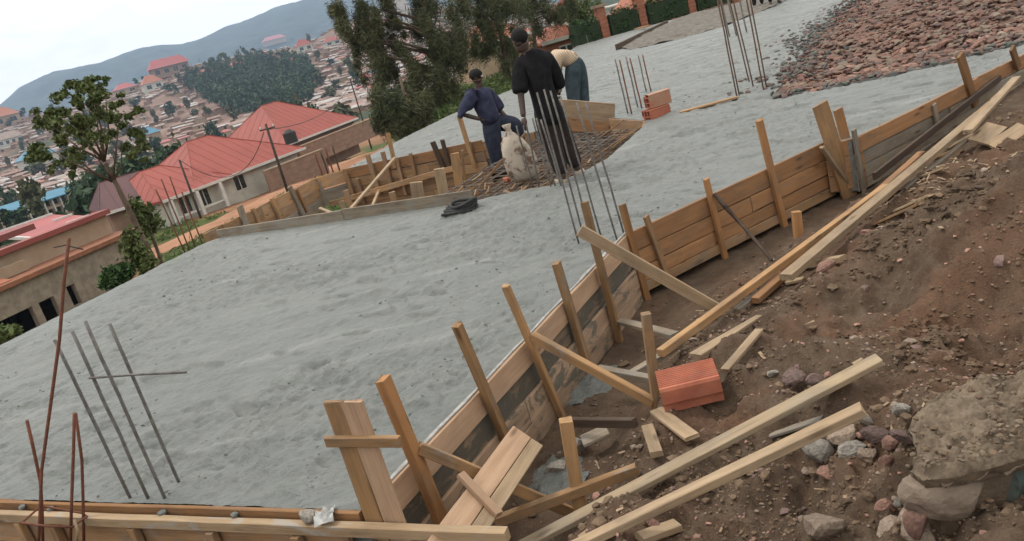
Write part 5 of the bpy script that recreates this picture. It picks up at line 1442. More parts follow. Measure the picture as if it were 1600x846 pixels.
# ------------------------------------------------------------------ old stone wall at the lower right
def stone_wall():
    root = thing('stone_wall', G(1500, 760), 'broken end of an old mortared stone wall at the lower right', 'stone wall')
    zt = 0.20
    out_ = [(1428, 632), (1470, 612), (1530, 590), (1610, 566), (1760, 520), (1800, 640), (1700, 690), (1610, 700), (1560, 715), (1500, 732), (1440, 738), (1418, 722), (1430, 700), (1424, 672), (1412, 655)]
    pl = [tuple(P(x, y, zt)[:2]) for x, y in out_]
    xs = np.array([p[0] for p in pl]); ys = np.array([p[1] for p in pl])
    n_ = 170
    gx, gy = np.meshgrid(np.linspace(xs.min() - .02, xs.max() + .02, n_), np.linspace(ys.min() - .02, ys.max() + .02, n_))
    x, y = gx.ravel(), gy.ravel(); ins = poly_inside(x, y, pl); d, nx_, ny_ = poly_near(x, y, pl)
    tol = max((xs.max() - xs.min()), (ys.max() - ys.min())) / n_ * 1.5
    sn = ~ins & (d < tol); x = np.where(sn, nx_, x); y = np.where(sn, ny_, y); d = np.where(sn, 0, d); ok = ins | sn
    z = zt - 0.04 + 0.045 * sstep(d / 0.04) + 0.05 * fbm(x * 7, y * 7, 2, 5, 0.6) + 0.03 * np.abs(fbm(x * 22, y * 22, 12, 4, 0.6)) + 0.010 * fbm(x * 70, y * 70, 18, 3)
    idx = np.arange(n_ * n_).reshape(n_, n_); Q = np.stack([idx[:-1, :-1], idx[:-1, 1:], idx[1:, 1:], idx[1:, :-1]], -1).reshape(-1, 4); Q = Q[ok[Q].all(1)]
    used = np.unique(Q); rm_ = -np.ones(n_ * n_, int); rm_[used] = np.arange(len(used))
    me = big_mesh('mortar_cap', np.stack([x, y, z], -1)[used], rm_[Q], MORTAR); link('mortar_cap', me, root, None, Matrix.Identity(4))
    V = []; Fc = []; n = len(pl); rr = random.Random(4)
    cx, cy = sum(p[0] for p in pl) / n, sum(p[1] for p in pl) / n
    for (a, b) in pl:
        V += [(a, b, zt - 0.03), (a + (cx - a) * 0.03, b + (cy - b) * 0.03, zt - 0.065), (a + (cx - a) * 0.16, b + (cy - b) * 0.16, zt - 0.08), (a + (cx - a) * 0.2, b + (cy - b) * 0.2, zt - 0.6)]
    for i in range(n):
        j = (i + 1) % n
        for k in range(3): Fc.append((4 * i + k, 4 * i + k + 1, 4 * j + k + 1, 4 * j + k))
    mk('mortar_core', V, Fc, simple('wall_core', (0.085, 0.06, 0.04), (0.14, 0.10, 0.065), 12, 0.95, 0.8, 0.03), root)
    def st(px, py, w, h_, dep, mat, sd_, zlift=0.0, rot=0.0):
        f = PY(px, py, P(1490, 736, zt).y + 0.05)
        me = rock_mesh('stone', sd_, 4, 0.10, 1.0)
        vv = np.array([q_.co[:] for q_ in me.vertices]); kk_ = 1 + 0.07 * fbm(vv[:, 0] * 4 + vv[:, 2] * 3 + sd_, vv[:, 1] * 4 - vv[:, 2] * 2, sd_, 4)
        for q_, f_ in zip(me.vertices, kk_): q_.co *= float(f_)
        D = (f - Vector((0, 0, CAMZ))).length; k = D / F
        me.transform(Matrix.Rotation(rot, 4, 'Y') @ Matrix.Diagonal((w * k * 1.15, dep, h_ * k * 1.25, 1)))
        link('stone', me, root, mat, Matrix.Translation(f + Vector((0, 0.03, 0))))
    st(1492, 776, 118, 62, 0.15, STONE_A, 71, rot=0.25); st(1592, 772, 78, 100, 0.16, STONE_T, 72, rot=0.4); st(1528, 840, 60, 62, 0.14, STONE_B, 73, rot=-0.5); st(1580, 850, 70, 50, 0.14, STONE_A, 74, rot=0.3)
    st(1442, 818, 34, 54, 0.10, STONE_R, 75); st(1672, 790, 90, 120, 0.2, STONE_A, 76); st(1640, 890, 120, 90, 0.2, STONE_B, 77); st(1480, 890, 90, 60, 0.2, STONE_A, 78)
    rr = random.Random(6)
    mbv = []
    for _ in range(420):
        q = P(rr.uniform(1425, 1640), rr.uniform(575, 735), zt)
        if not poly_inside(np.array([q.x]), np.array([q.y]), pl)[0]: continue
        mbv.append((q.x, q.y, zt + 0.010))
    o = scatter('mortar_grit', mbv, [MORTAR, MORTAR, CLOD], (0.005, 0.026), None, 14); o.parent = root; o.matrix_parent_inverse = Matrix.Translation(root.location).inverted()
    if 'kind' in o: o['kind'] = 'stuff'
stone_wall()

# ------------------------------------------------------------------ trees, shrubs, hedges
LEAF_A = leafmat('leaf_green', (0.070, 0.098, 0.030), (0.112, 0.132, 0.042), 2.0)
LEAF_D = leafmat('leaf_dark', (0.055, 0.068, 0.030), (0.105, 0.105, 0.048), 0.9)
LEAF_O = leafmat('leaf_olive', (0.095, 0.098, 0.040), (0.062, 0.075, 0.032), 1.2)
LEAF_H = leafmat('leaf_hedge', (0.022, 0.050, 0.014), (0.045, 0.085, 0.022), 1.5)
LEAF_G = leafmat('leaf_grass', (0.07, 0.115, 0.030), (0.11, 0.135, 0.045), 1.0)
LEAF_F = leafmat('leaf_forest', (0.030, 0.058, 0.030), (0.050, 0.082, 0.038), 0.05)
BARK = simple('bark', (0.16, 0.115, 0.08), (0.085, 0.06, 0.042), 6, 0.95, 0.8, 0.03)
rgl = np.random.default_rng(21)
def leaves(clumps, lw, ll, droop=0.0, shell=0.5):
    """clumps: (centre, (rx, ry, rz), count) -> diamond leaves spread through each clump"""
    C = []; 
    for c, rad, n in clumps:
        d = rgl.normal(size=(n, 3)); d /= np.linalg.norm(d, axis=1)[:, None]
        q = rgl.random(n)[:, None] ** shell
        C.append(np.array(c)[None] + d * q * np.array(rad)[None] * (1 + 0.25 * rgl.normal(size=(n, 1))))
    C = np.concatenate(C); n = len(C)
    a = rgl.normal(size=(n, 3)); a[:, 2] = a[:, 2] * (1 - droop) - droop * 1.6
    a /= np.linalg.norm(a, axis=1)[:, None]
    b = np.cross(a, rgl.normal(size=(n, 3))); b /= np.linalg.norm(b, axis=1)[:, None] + 1e-9
    s = (0.6 + 0.8 * rgl.random(n))[:, None]
    V = np.stack([C - a * ll * s * 0.5, C + b * lw * s * 0.5, C + a * ll * s * 0.5, C - b * lw * s * 0.5], 1).reshape(-1, 3)
    return V, np.arange(n * 4).reshape(n, 4)
def crown(name, clumps, lw, ll, mat, parent=None, **kw):
    V, Q = leaves(clumps, lw, ll, **kw)
    me = big_mesh(name, V, Q, mat, False)
    return link(name, me, parent, None, Matrix.Identity(4))
def tree(label, base, trunk, limbs, clumps, lw, ll, mat, name='tree', cat='tree', group=None, r0=0.12, **kw):
    root = thing(name, base, label, cat, group)
    n = len(trunk)
    tube('trunk', trunk, [r0 * (1 - 0.72 * i / (n - 1)) for i in range(n)], BARK, root, 8)
    for L in limbs:
        m = len(L); tube('limb', L, [r0 * 0.28 * (1 - 0.75 * i / (m - 1)) for i in range(m)], BARK, root, 6)
    crown('crown', clumps, lw, ll, mat, root, **kw)
    return root
def pxm(px, py, y, dy=0.0): return PY(px, py, y + dy)

# young tree at the left slab edge
y0 = 14.6
base = PY(262, 460, y0); base.z = -2.6
tk = [base] + [pxm(*q, y0) for q in [(250, 430), (228, 385), (200, 325), (180, 285), (165, 255)]]
lim = []
cl = []
rr = random.Random(2)
fork = pxm(176, 284, y0); fork2 = pxm(163, 252, y0)
for (px, py, rad, n) in [(140, 138, 24, 420), (120, 150, 22, 380), (98, 165, 22, 360), (165, 152, 24, 400), (150, 180, 30, 480), (118, 190, 30, 460), (80, 195, 22, 340), (56, 192, 13, 160), (186, 188, 22, 330), (208, 212, 18, 260), (190, 226, 24, 360),
                         (72, 230, 24, 360), (105, 236, 28, 440), (56, 250, 14, 180), (138, 226, 26, 330), (90, 264, 14, 190), (112, 258, 13, 160), (182, 165, 13, 170), (138, 120, 11, 130), (112, 132, 11, 130), (216, 236, 12, 140), (160, 128, 10, 110), (78, 172, 12, 140)]:
    d0 = rr.uniform(-0.7, 0.7)
    cc_ = pxm(px, py, y0, d0)
    a = fork if (py > 200 or px > 180) else fork2
    if rad > 21: lim.append([a, a.lerp(cc_, 0.5) + Vector((rr.uniform(-.05, .05), 0, -0.08)), cc_])
    for q in range(5):
        c = pxm(px + rr.gauss(0, rad * 0.62), py + rr.gauss(0, rad * 0.5), y0, d0 + rr.gauss(0, 0.25)); k = rad * y0 / F * rr.uniform(0.28, 0.5)
        cl.append((c, (k, k, k * 0.65), int(n * 0.26)))
tree('young broad-leaved tree with an open crown beyond the left slab edge', base, tk, lim, cl, 0.045, 0.09, LEAF_A, r0=0.088)
# shrubs against the left slab edge
for (lab, parts, y1, m_) in [('leafy shrub growing beside the trunk of the young tree', [(225, 335, 20), (212, 322, 14), (238, 350, 16), (222, 360, 15)], 15.5, LEAF_A),
                            ('dark green bush in front of the dark garage opening', [(178, 434, 17), (165, 440, 13), (195, 425, 13)], 13.5, LEAF_H),
                            ('light green bush just left of the tree foot', [(215, 402, 22), (205, 385, 16), (228, 415, 16), (205, 370, 13)], 13.6, LEAF_A),
                            ('bright green tuft of plants at the left photo border', [(6, 522, 12), (-8, 518, 14), (24, 516, 7)], 9.6, LEAF_G)]:
    b = PY(parts[0][0], parts[0][1] + 25, y1); b.z = TZ(*[math.degrees(math.atan2(b.x, b.y)), math.hypot(b.x, b.y)])
    root = thing('shrub', b, lab, 'shrub')
    cl = [(pxm(px, py, y1, rr.uniform(-.3, .3)), (rad * y1 / F,) * 3, int(rad * 18)) for px, py, rad in parts]
    tube('stem', [b] + [c for c, _, _ in cl[:2]], [0.05, 0.03, 0.02][:1 + len(cl[:2])], BARK, root, 5)
    crown('foliage', cl, 0.05, 0.11, m_, root)

# the big dark trees behind the slab
def darktree(label, y1, foot, top, pts, n_, m_, r0=0.2, ll=0.30, lw=0.026, gz=None):
    b = PY(foot[0], foot[1], y1); az = math.degrees(math.atan2(b.x, b.y)); b.z = TZ(az, math.hypot(b.x, b.y)) - 0.2
    tk = [b, PY(*foot, y1), PY((foot[0] + top[0]) / 2 + 5, (foot[1] + top[1]) / 2, y1), PY(*top, y1)]
    cl = []; lim = []
    for (px, py, rad) in pts:
        k = rad * y1 / F
        for j in range(7):
            c = pxm(px + rr.gauss(0, rad * 0.75), py + rr.gauss(0, rad * 0.62), y1, rr.uniform(-1.6, 1.6)); f_ = rr.uniform(0.4, 0.85)
            cl.append((c, (k * f_ * 0.8, k * f_ * 0.8, k * f_ * 1.3), int(n_ * rad / 24 * rr.uniform(0.9, 1.5))))
        c = pxm(px, py, y1, rr.uniform(-1, 1))
        u = min(0.95, max(0.25, (foot[1] - py) / (foot[1] - top[1]) - 0.06))
        a = PY(foot[0] + (top[0] - foot[0]) * u, foot[1] + (top[1] - foot[1]) * u, y1)
        lim.append([a, a.lerp(c, 0.55) + Vector((0, 0, 0.15)), c])
    tree(label, b, tk, lim, cl, lw, ll, m_, name='tree', group='dark trees behind the slab', r0=r0, droop=0.45)
darktree('largest dark feathery tree behind the slab, its boughs reaching left', 34, (700, 222), (640, -90),
         [(530, 32, 20), (556, 14, 20), (580, 30, 20), (578, 62, 24), (606, 92, 24), (555, 66, 14), (560, 88, 16), (600, 130, 20), (655, 22, 26), (690, 12, 26), (640, -20, 30), (600, -30, 26), (560, -40, 20), (655, 75, 28), (690, 60, 28), (700, 100, 30), (660, 115, 26), (640, 140, 22), (690, 145, 28), (720, 60, 20), (620, 40, 10), (710, 180, 22)], 300, LEAF_D, 0.26)
darktree('dark tree standing right behind the head of the man in blue', 38, (800, 150), (752, -60),
         [(750, 20, 26), (775, 35, 24), (740, 55, 22), (785, 10, 22), (762, 80, 18), (790, 70, 20), (770, -20, 30), (800, 100, 16), (735, -10, 22)], 260, LEAF_O, 0.2)
darktree('low bushy dark tree at the foot of the largest tree', 30, (640, 225), (625, 120),
         [(610, 168, 22), (640, 175, 22), (596, 190, 16), (650, 200, 20), (622, 205, 16), (668, 170, 18), (675, 195, 16), (690, 200, 14), (640, 150, 16)], 300, LEAF_D, 0.15)
darktree('olive-green tree whose crown shows above the man in black', 44, (838, 100), (815, -50),
         [(825, 20, 22), (850, 10, 22), (840, 40, 18), (870, 25, 18), (815, -10, 26), (860, -20, 26), (885, 15, 14), (812, 60, 16), (790, 85, 14)], 220, LEAF_O, 0.18)
darktree('green bushy tree between the pale bars and the brick shed', 47, (905, 60), (895, -20),
         [(890, 35, 16), (905, 20, 16), (915, 40, 14), (880, 15, 14), (925, 15, 16)], 200, LEAF_A, 0.12, 0.2, 0.06)

# clipped hedge with brick pillars at the far end of the slab
HB0, HB1 = P(888, 78, -0.05), P(1165, -4, -0.05)
hd_ = (HB1 - HB0).normalized(); hn = Vector((-hd_.y, hd_.x, 0))
def hs_at(px, py): return (P(px, py, -0.05) - HB0).dot(hd_)
pill = [hs_at(942, 61), hs_at(1004, 43), hs_at(1078, 21), hs_at(1150, 0)]
segs = [(hs_at(893, 76), pill[0]), (pill[0], pill[1]), (pill[1], pill[2]), (pill[2], pill[3])]
for k, (s0, s1) in enumerate(segs):
    a, b = HB0 + hd_ * (s0 + 0.35), HB0 + hd_ * (s1 - 0.3)
    root = thing('hedge', a.lerp(b, 0.5), ['hedge section nearest the man in black, left of the first brick pillar', 'hedge section between the first and second brick pillars', 'hedge section between the second and third brick pillars', 'hedge section right of the third brick pillar'][k], 'hedge', 'clipped hedge sections')
    L = (b - a).length; hh = 1.25
    V, Q = leaves([(a + hd_ * (L * rr.random()) + hn * rr.uniform(0.1, 0.9) + Vector((0, 0, rr.uniform(0.05, hh - 0.1))), (0.22, 0.22, 0.2), 26) for _ in range(int(L * 38))], 0.07, 0.13)
    link('foliage', big_mesh('foliage', V, Q, LEAF_H, False), root, None, Matrix.Identity(4))
    m4 = frame(a, b, (0, 0, 1)); m4.translation = a.lerp(b, 0.5) + hn * 0.5 + Vector((0, 0, hh / 2 - 0.1))
    V, Q = leaves([(m4.translation, (0.1, 0.1, 0.1), 1)], 0.1, 0.1)
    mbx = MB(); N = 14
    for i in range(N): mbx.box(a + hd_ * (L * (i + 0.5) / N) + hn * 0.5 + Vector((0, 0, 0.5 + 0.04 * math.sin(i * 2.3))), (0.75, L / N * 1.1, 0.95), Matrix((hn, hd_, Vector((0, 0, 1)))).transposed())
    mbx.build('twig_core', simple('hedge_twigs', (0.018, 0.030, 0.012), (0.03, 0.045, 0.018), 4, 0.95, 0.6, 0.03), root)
PILL = simple('pillar_brick', (0.33, 0.13, 0.075), (0.24, 0.095, 0.055), 3, 0.9, 0.4, 0.02)
for k, s in enumerate(pill):
    c = HB0 + hd_ * s + hn * 0.35
    root = thing('brick_pillar', c, ['first', 'second', 'third', 'fourth'][k] + ' brick pillar of the hedge counted from the men', 'pillar', 'brick pillars between the hedges')
    for q in range(9):
        mb = MB(); mb.box((c.x, c.y, c.z - 0.3 + (q + 0.5) * 0.2), (0.42 + 0.02 * (q % 2), 0.42, 0.185), Matrix((hd_, hn, Vector((0, 0, 1)))).transposed()); mb.build('brick_course', PILL, root)
    mb = MB(); mb.box((c.x, c.y, c.z - 0.3 + 1.87), (0.58, 0.58, 0.13), Matrix((hd_, hn, Vector((0, 0, 1)))).transposed()); mb.build('cap', simple('cap_dust', (0.30, 0.20, 0.14), (0.22, 0.14, 0.1), 3), root)

# ------------------------------------------------------------------ buildings
def roofmat(name, c, rib=1.0):
    m, n, b = newmat(name)
    t = noise(n, coords(n), 0.35, 6, 0.65)
    t2 = noise(n, coords(n, scale=(1, 1, 1)), 3.0, 4, 0.6)
    cc = mixc(n, ramp(n, t, 0.35, 0.7), c, (c[0] * 0.80, c[1] * 0.82, c[2] * 0.85))
    cc = mixc(n, ramp(n, t2, 0.55, 0.8, (0, 0, 0), (0.35, 0.35, 0.35)), cc, (c[0] * 0.7 + 0.05, c[1] + 0.04, c[2] + 0.03))
    n.links.new(cc, b.inputs['Base Color']); b.inputs['Roughness'].default_value = 0.6
    return m
ROOF_R = roofmat('roof_red', (0.29, 0.066, 0.047)); ROOF_M = roofmat('roof_maroon', (0.085, 0.030, 0.030)); ROOF_B = roofmat('roof_blue', (0.075, 0.21, 0.30)); ROOF_O = roofmat('roof_orange', (0.36, 0.13, 0.075))
ROOF_P = roofmat('roof_pink', (0.36, 0.10, 0.095)); ROOF_T = roofmat('roof_rust', (0.23, 0.125, 0.085)); ROOF_Z = roofmat('roof_zinc', (0.38, 0.345, 0.32)); ROOF_D = roofmat('roof_dull', (0.27, 0.20, 0.165))
WALL_W = simple('plaster_white', (0.50, 0.49, 0.42), (0.38, 0.37, 0.31), 1.2, 0.9, 0.2, 0.02)
WALL_T = simple('plaster_tan', (0.36, 0.27, 0.185), (0.29, 0.21, 0.14), 1.2, 0.9, 0.2, 0.02)
WALL_E = simple('earth_wall', (0.27, 0.175, 0.125), (0.20, 0.13, 0.095), 1.2, 0.95, 0.2, 0.02)
WALL_B = simple('unplastered_wall', (0.27, 0.235, 0.18), (0.18, 0.152, 0.115), 2.5, 0.95, 0.5, 0.03)
GLASS = simple('dark_pane', (0.015, 0.017, 0.018), (0.03, 0.032, 0.034), 3, 0.15, 0.0, spec=0.6)
FRAME = simple('pale_frame', (0.55, 0.54, 0.50), (0.48, 0.47, 0.43), 4, 0.7, 0.0)
TRIM = simple('white_trim', (0.60, 0.58, 0.53), (0.5, 0.48, 0.44), 2, 0.8, 0.0)
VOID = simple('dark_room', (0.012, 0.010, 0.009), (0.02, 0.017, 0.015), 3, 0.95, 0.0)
def hipgeo(w, d, z0, h, ridge, ov=0.5, th=0.14):
    a, b = w / 2 + ov, d / 2 + ov; rl = ridge / 2
    V = [(-a, -b, z0), (a, -b, z0), (a, b, z0), (-a, b, z0), (-rl, 0, z0 + h), (rl, 0, z0 + h), (-a, -b, z0 - th), (a, -b, z0 - th), (a, b, z0 - th), (-a, b, z0 - th)]
    return V, [(0, 1, 5, 4), (1, 2, 5), (2, 3, 4, 5), (3, 0, 4), (6, 7, 1, 0), (7, 8, 2, 1), (8, 9, 3, 2), (9, 6, 0, 3), (9, 8, 7, 6)]
def ribs(w, d, z0, h, ridge, ov, step=0.9):
    """raised sheet seams and hip caps of a metal hip roof"""
    mb = MB(); a, b = w / 2 + ov, d / 2 + ov; rl = ridge / 2
    def seam(p, q, wd, hh):
        V, Fc = tube_geo([Vector(p), Vector(q)], wd * 0.32, 4); mb.add(V, Fc)
    x = -a + step / 2
    while x < a:
        t = 1 if abs(x) <= rl else (a - abs(x)) / max(1e-3, a - rl)
        for s in (-1, 1):
            y1 = s * b * (1 - t)
            seam((x, s * b, z0 + 0.02), (x, y1, z0 + h * t + 0.02), 0.028, 0.03)
        x += step
    y = -b + step / 2
    while y < b:
        t = 1 - abs(y) / b
        for s in (-1, 1): seam((s * a, y, z0 + 0.02), (s * (a - (a - rl) * t), y, z0 + h * t + 0.02), 0.028, 0.03)
        y += step
    for sx in (-1, 1):
        for sy in (-1, 1): seam((sx * a, sy * b, z0 + 0.03), (sx * rl, 0, z0 + h + 0.03), 0.09, 0.05)
    seam((-rl, 0, z0 + h + 0.03), (rl, 0, z0 + h + 0.03), 0.10, 0.05)
    return mb
def local(o): o.matrix_local = Matrix.Identity(4); return o
def window(root, x, z, w, h, y, n=2):
    mb = MB(); mb.box((x, y + 0.03, z), (w, 0.06, h)); f = local(mb.build('window', FRAME, root))
    for k in range(n):
        mb = MB(); mb.box((x - w / 2 + w * (k + 0.5) / n, y - 0.01, z), (w / n - 0.12, 0.05, h - 0.14)); p = mb.build('pane', GLASS, f); p.matrix_local = Matrix.Identity(4)
def house(name, label, base, rz, w, d, wh, rh, ridge, rm_, wm, cat='house', group=None, ov=0.6, wins=(), seams=True, extra=None):
    root = thing(name, base, label, cat, group, rz)
    mb = MB(); mb.box((0, 0, wh / 2 - 0.75), (w, d, wh + 1.5)); local(mb.build('wall', wm, root))
    V, Fc = hipgeo(w, d, wh, rh, ridge, ov); rf = local(mk('roof', V, Fc, rm_, root))
    if seams:
        s_ = ribs(w, d, wh, rh, ridge, ov).build('roof_seams', rm_, rf); s_.matrix_local = Matrix.Identity(4)
    mb = MB()
    a, b = w / 2 + ov + 0.02, d / 2 + ov + 0.02
    mb.box((0, -b, wh - 0.08), (2 * a, 0.04, 0.2)); fs = mb.build('fascia', TRIM, rf); fs.matrix_local = Matrix.Identity(4)
    for (x, z, ww, hh) in wins: window(root, x, z, ww, hh, -d / 2 - 0.02)
    return root
def facing(A, B): return math.atan2(B.y - A.y, B.x - A.x)
# row of houses with red sheet roofs beyond the road
EZ = -3.3
A = P(245, 316, EZ); B = P(471, 232, EZ)
dv = (B - A).normalized(); nv = Vector((-dv.y, dv.x, 0)); L = (B - A).length; rzH = facing(A, B)
GZ = -5.3
c1 = A + dv * (L * 0.62) + nv * 5.2; c1.z = GZ
house('red_roof_house', 'middle house with red hip roof and white walls behind the dirt road', c1, rzH, L * 0.72, 9.5, EZ - GZ, 3.1, 2.2, ROOF_R, WALL_W, group='red-roofed houses behind the dirt road',
      wins=[(-3.6, 1.15, 1.1, 1.2), (-1.4, 1.15, 1.1, 1.2)])
c2 = A + dv * (L * 0.23) + nv * 4.2; c2.z = GZ
hw = house('red_roof_house', 'lower red hip-roofed wing with a white porch at the left end of the row', c2, rzH, L * 0.36, 8.0, EZ - GZ - 0.02, 2.1, 1.8, ROOF_R, WALL_W, group='red-roofed houses behind the dirt road', wins=[(-1.2, 1.1, 1.0, 1.3), (0.6, 1.1, 1.0, 1.3)])
for x in (-2.6, -0.3, 1.9):
    mb = MB(); mb.box((x, -4.5, 0.9), (0.28, 0.28, 2.0)); local(mb.build('porch_column', TRIM, hw))
mb = MB(); mb.box((-0.3, -4.5, 0.45), (4.6, 0.1, 0.12)); local(mb.build('porch_rail', TRIM, hw))
A2 = P(457, 222, EZ); B2 = P(557, 184, EZ); L2 = (B2 - A2).length; d2 = (B2 - A2).normalized(); n2 = Vector((-d2.y, d2.x, 0))
c3 = A2 + d2 * L2 * 0.44 + n2 * 5.5; c3.z = GZ - 0.2
house('red_roof_house', 'farthest of the red hip-roofed houses, right behind the pole', c3, facing(A2, B2), L2 * 0.98, 10.5, EZ - GZ + 0.2, 4.0, 2.6, ROOF_R, WALL_E, group='red-roofed houses behind the dirt road')
A3 = P(168, 332, EZ + 0.2); B3 = P(240, 309, EZ + 0.2); d3 = (B3 - A3).normalized(); n3 = Vector((-d3.y, d3.x, 0)); L3 = (B3 - A3).length
c4 = A3 + d3 * L3 * 0.62 + n3 * 4.5; c4.z = GZ - 0.3
house('maroon_roof_house', 'house with dark maroon roof at the left end of the red-roofed row', c4, facing(A3, B3) , L3 * 1.2, 8.0, EZ + 0.2 - GZ + 0.3, 1.9, L3 * 0.9, ROOF_M, WALL_E)
# earth-brown yard wall in front of the right part of the row
yw = thing('yard_wall', A + dv * (L * 0.6) - nv * 1.4, 'brown yard wall running below the red roofs along the road', 'wall')
run = [(A + dv * (L * 0.60) - nv * 1.3, B + dv * 0.9 - nv * 1.3), (A2 - d2 * 1.0 - n2 * 1.2, A2.lerp(B2, 0.5) - n2 * 1.2), (A2.lerp(B2, 0.5) - n2 * 1.2, B2 + d2 * 2 - n2 * 1.2)]
for (p0, p1) in run:
    m_ = 4
    for k in range(m_):
        p_, q_ = p0.lerp(p1, k / m_), p0.lerp(p1, (k + 1) / m_)
        for j in range(4): beam('wall_panel', Vector((p_.x, p_.y, -5.6 + 0.5 * j)), Vector((q_.x, q_.y, -5.6 + 0.5 * j)), 0.2, 0.49, WALL_E, yw, rough=0.0, seg=1)
        beam('coping', Vector((p_.x, p_.y, -3.82)), Vector((q_.x, q_.y, -3.82)), 0.3, 0.1, WALL_T, yw, rough=0.0, seg=1)
tk_ = P(455, 219, -2.9); tk_root = thing('water_tank', tk_, 'black water tank sitting between the two red roofs', 'water tank')
mbm = bmesh.new(); bmesh.ops.create_cone(mbm, cap_ends=True, segments=16, radius1=0.62, radius2=0.62, depth=1.0, matrix=Matrix.Translation((0, 0, 0.2)))
me = bpy.data.meshes.new('tank'); mbm.to_mesh(me); mbm.free(); local(link('tank', me, tk_root, WIRE))
mbm = bmesh.new(); bmesh.ops.create_cone(mbm, cap_ends=True, segments=16, radius1=0.6, radius2=0.18, depth=0.3, matrix=Matrix.Translation((0, 0, 0.86)))
me = bpy.data.meshes.new('lid'); mbm.to_mesh(me); mbm.free(); local(link('lid', me, tk_root, WIRE))

# unfinished building below the slab at the left
bz = -3.7
A = P(-70, 486, bz); B = P(186, 374, bz)
du = (B - A).normalized(); nu = Vector((-du.y, du.x, 0)); L = (B - A).length
ub = thing('unfinished_building', (A.x, A.y, -7.2), 'long unfinished building with dark garage openings below the slab', 'building', None, facing(A, B))
H0 = bz + 7.2
def ux(px, py):                        # place along the front wall seen at a pixel
    q = W(px, py, (Vector((A.x, A.y, 0)), du, Vector((du.y, -du.x, 0))), 0.0)
    return (q - Vector((A.x, A.y, q.z))).dot(du), q.z + 7.2
ops = []
x0, zt0 = ux(4, 494); x1, _ = ux(50, 480); x2, _ = ux(62, 478); x3, _ = ux(86, 468); x4, z4 = ux(103, 449); x5, z5 = ux(116, 444); x6, z6 = ux(158, 424); x7, z7 = ux(193, 412)
ztop = (ux(20, 489)[1] + ux(80, 468)[1]) / 2
ops = [(x0 - 1.0, x1, 0, ztop), (x2, x3, 0, ztop), (x4, x5, z4 - 1.1, z4), (x6, x7, 0, z6)]
cuts = sorted(ops)
def wallbox(a, b, z0_, z1_, y0_=0.0, y1_=0.3, nm='wall', mat=None):
    mb = MB(); mb.box(((a + b) / 2, (y0_ + y1_) / 2, (z0_ + z1_) / 2), (b - a, y1_ - y0_, z1_ - z0_)); return local(mb.build(nm, mat or WALL_B, ub))
LX = L + 1.5
prev = 0.0
for (a, b, z0_, z1_) in cuts:
    wallbox(prev, a, 0, H0)
    wallbox(a, b, z1_, H0)
    if z0_ > 0: wallbox(a, b, 0, z0_)
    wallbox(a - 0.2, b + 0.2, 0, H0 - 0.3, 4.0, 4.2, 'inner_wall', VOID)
    prev = b
wallbox(prev, LX, 0, H0)
wallbox(0, 0.3, 0, H0, 0.3, 8, 'side_wall'); wallbox(LX - 0.3, LX, 0, H0, 0.3, 8, 'side_wall'); wallbox(0.3, LX - .3, 0, H0, 7.7, 8, 'back_wall')
wallbox(0, LX, H0, H0 + 0.22, -0.25, 8.2, 'cornice', simple('cornice_brick', (0.27, 0.115, 0.062), (0.19, 0.085, 0.05), 2.0))
# set-back storey with its red edged roof
wallbox(2.2, LX, H0 + 0.22, H0 + 1.35, 1.8, 2.1, 'parapet', WALL_T)
wallbox(2.0, LX + 0.1, H0 + 1.35, H0 + 1.62, 1.5, 2.3, 'parapet_cap', roofmat('edge_red', (0.25, 0.065, 0.05)))
V = [(-0.3, 0.3, H0 + 0.26), (3.4, 0.3, H0 + 0.26), (3.4, 8, H0 + 1.7), (-0.3, 8, H0 + 1.7), (-0.3, 0.3, H0 + 0.1), (3.4, 0.3, H0 + 0.1), (3.4, 8, H0 + 1.5), (-0.3, 8, H0 + 1.5)]
local(mk('roof', V, [(0, 1, 2, 3), (7, 6, 5, 4), (0, 4, 5, 1), (1, 5, 6, 2), (2, 6, 7, 3), (3, 7, 4, 0)], ROOF_O, ub))
wallbox(-0.3, LX, H0 + 1.45, H0 + 1.8, 7.5, 8.2, 'back_cap', roofmat('edge_dark_red', (0.20, 0.06, 0.05)))
wallbox(2.4, 5.2, H0 + 0.25, H0 + 0.8, 1.2, 1.45, 'low_wall', WALL_T)
# flat red-roofed house beyond it
fa_ = P(58, 373, -3.9); fb_ = P(160, 336, -3.9)
dd = (fb_ - fa_).normalized(); nn = Vector((-dd.y, dd.x, 0)); Lf = (fb_ - fa_).length
fr = thing('flat_roof_house', (fa_.x, fa_.y, -7.4), 'house with pale-edged pinkish flat roof behind the unfinished building', 'house', None, facing(fa_, fb_))
mb = MB(); mb.box((Lf / 2, 3.4, 1.6), (Lf - 0.6, 6.2, 3.4)); local(mb.build('wall', WALL_T, fr))
V = [(0, 0, 3.4), (Lf, 0, 3.4), (Lf, 7, 4.3), (0, 7, 4.3), (0, 0, 3.25), (Lf, 0, 3.25), (Lf, 7, 4.15), (0, 7, 4.15)]
local(mk('roof', V, [(0, 1, 2, 3), (7, 6, 5, 4), (0, 4, 5, 1), (1, 5, 6, 2), (2, 6, 7, 3), (3, 7, 4, 0)], ROOF_P, fr))
for (x0_, x1_, y_, z_) in [(0, Lf, 7.05, 4.35), (Lf * 0.70, Lf, 4.2, 3.98), (Lf * 0.62, Lf, 1.6, 3.66)]:
    mb = MB(); mb.box(((x0_ + x1_) / 2, y_, z_), (x1_ - x0_, 0.25, 0.22)); local(mb.build('roof_trim', TRIM, fr))
mb = MB(); mb.box((0, 3.5, 3.9), (0.2, 7.1, 0.25), Matrix.Rotation(math.atan2(0.9, 7), 3, 'X')); local(mb.build('roof_trim', TRIM, fr))

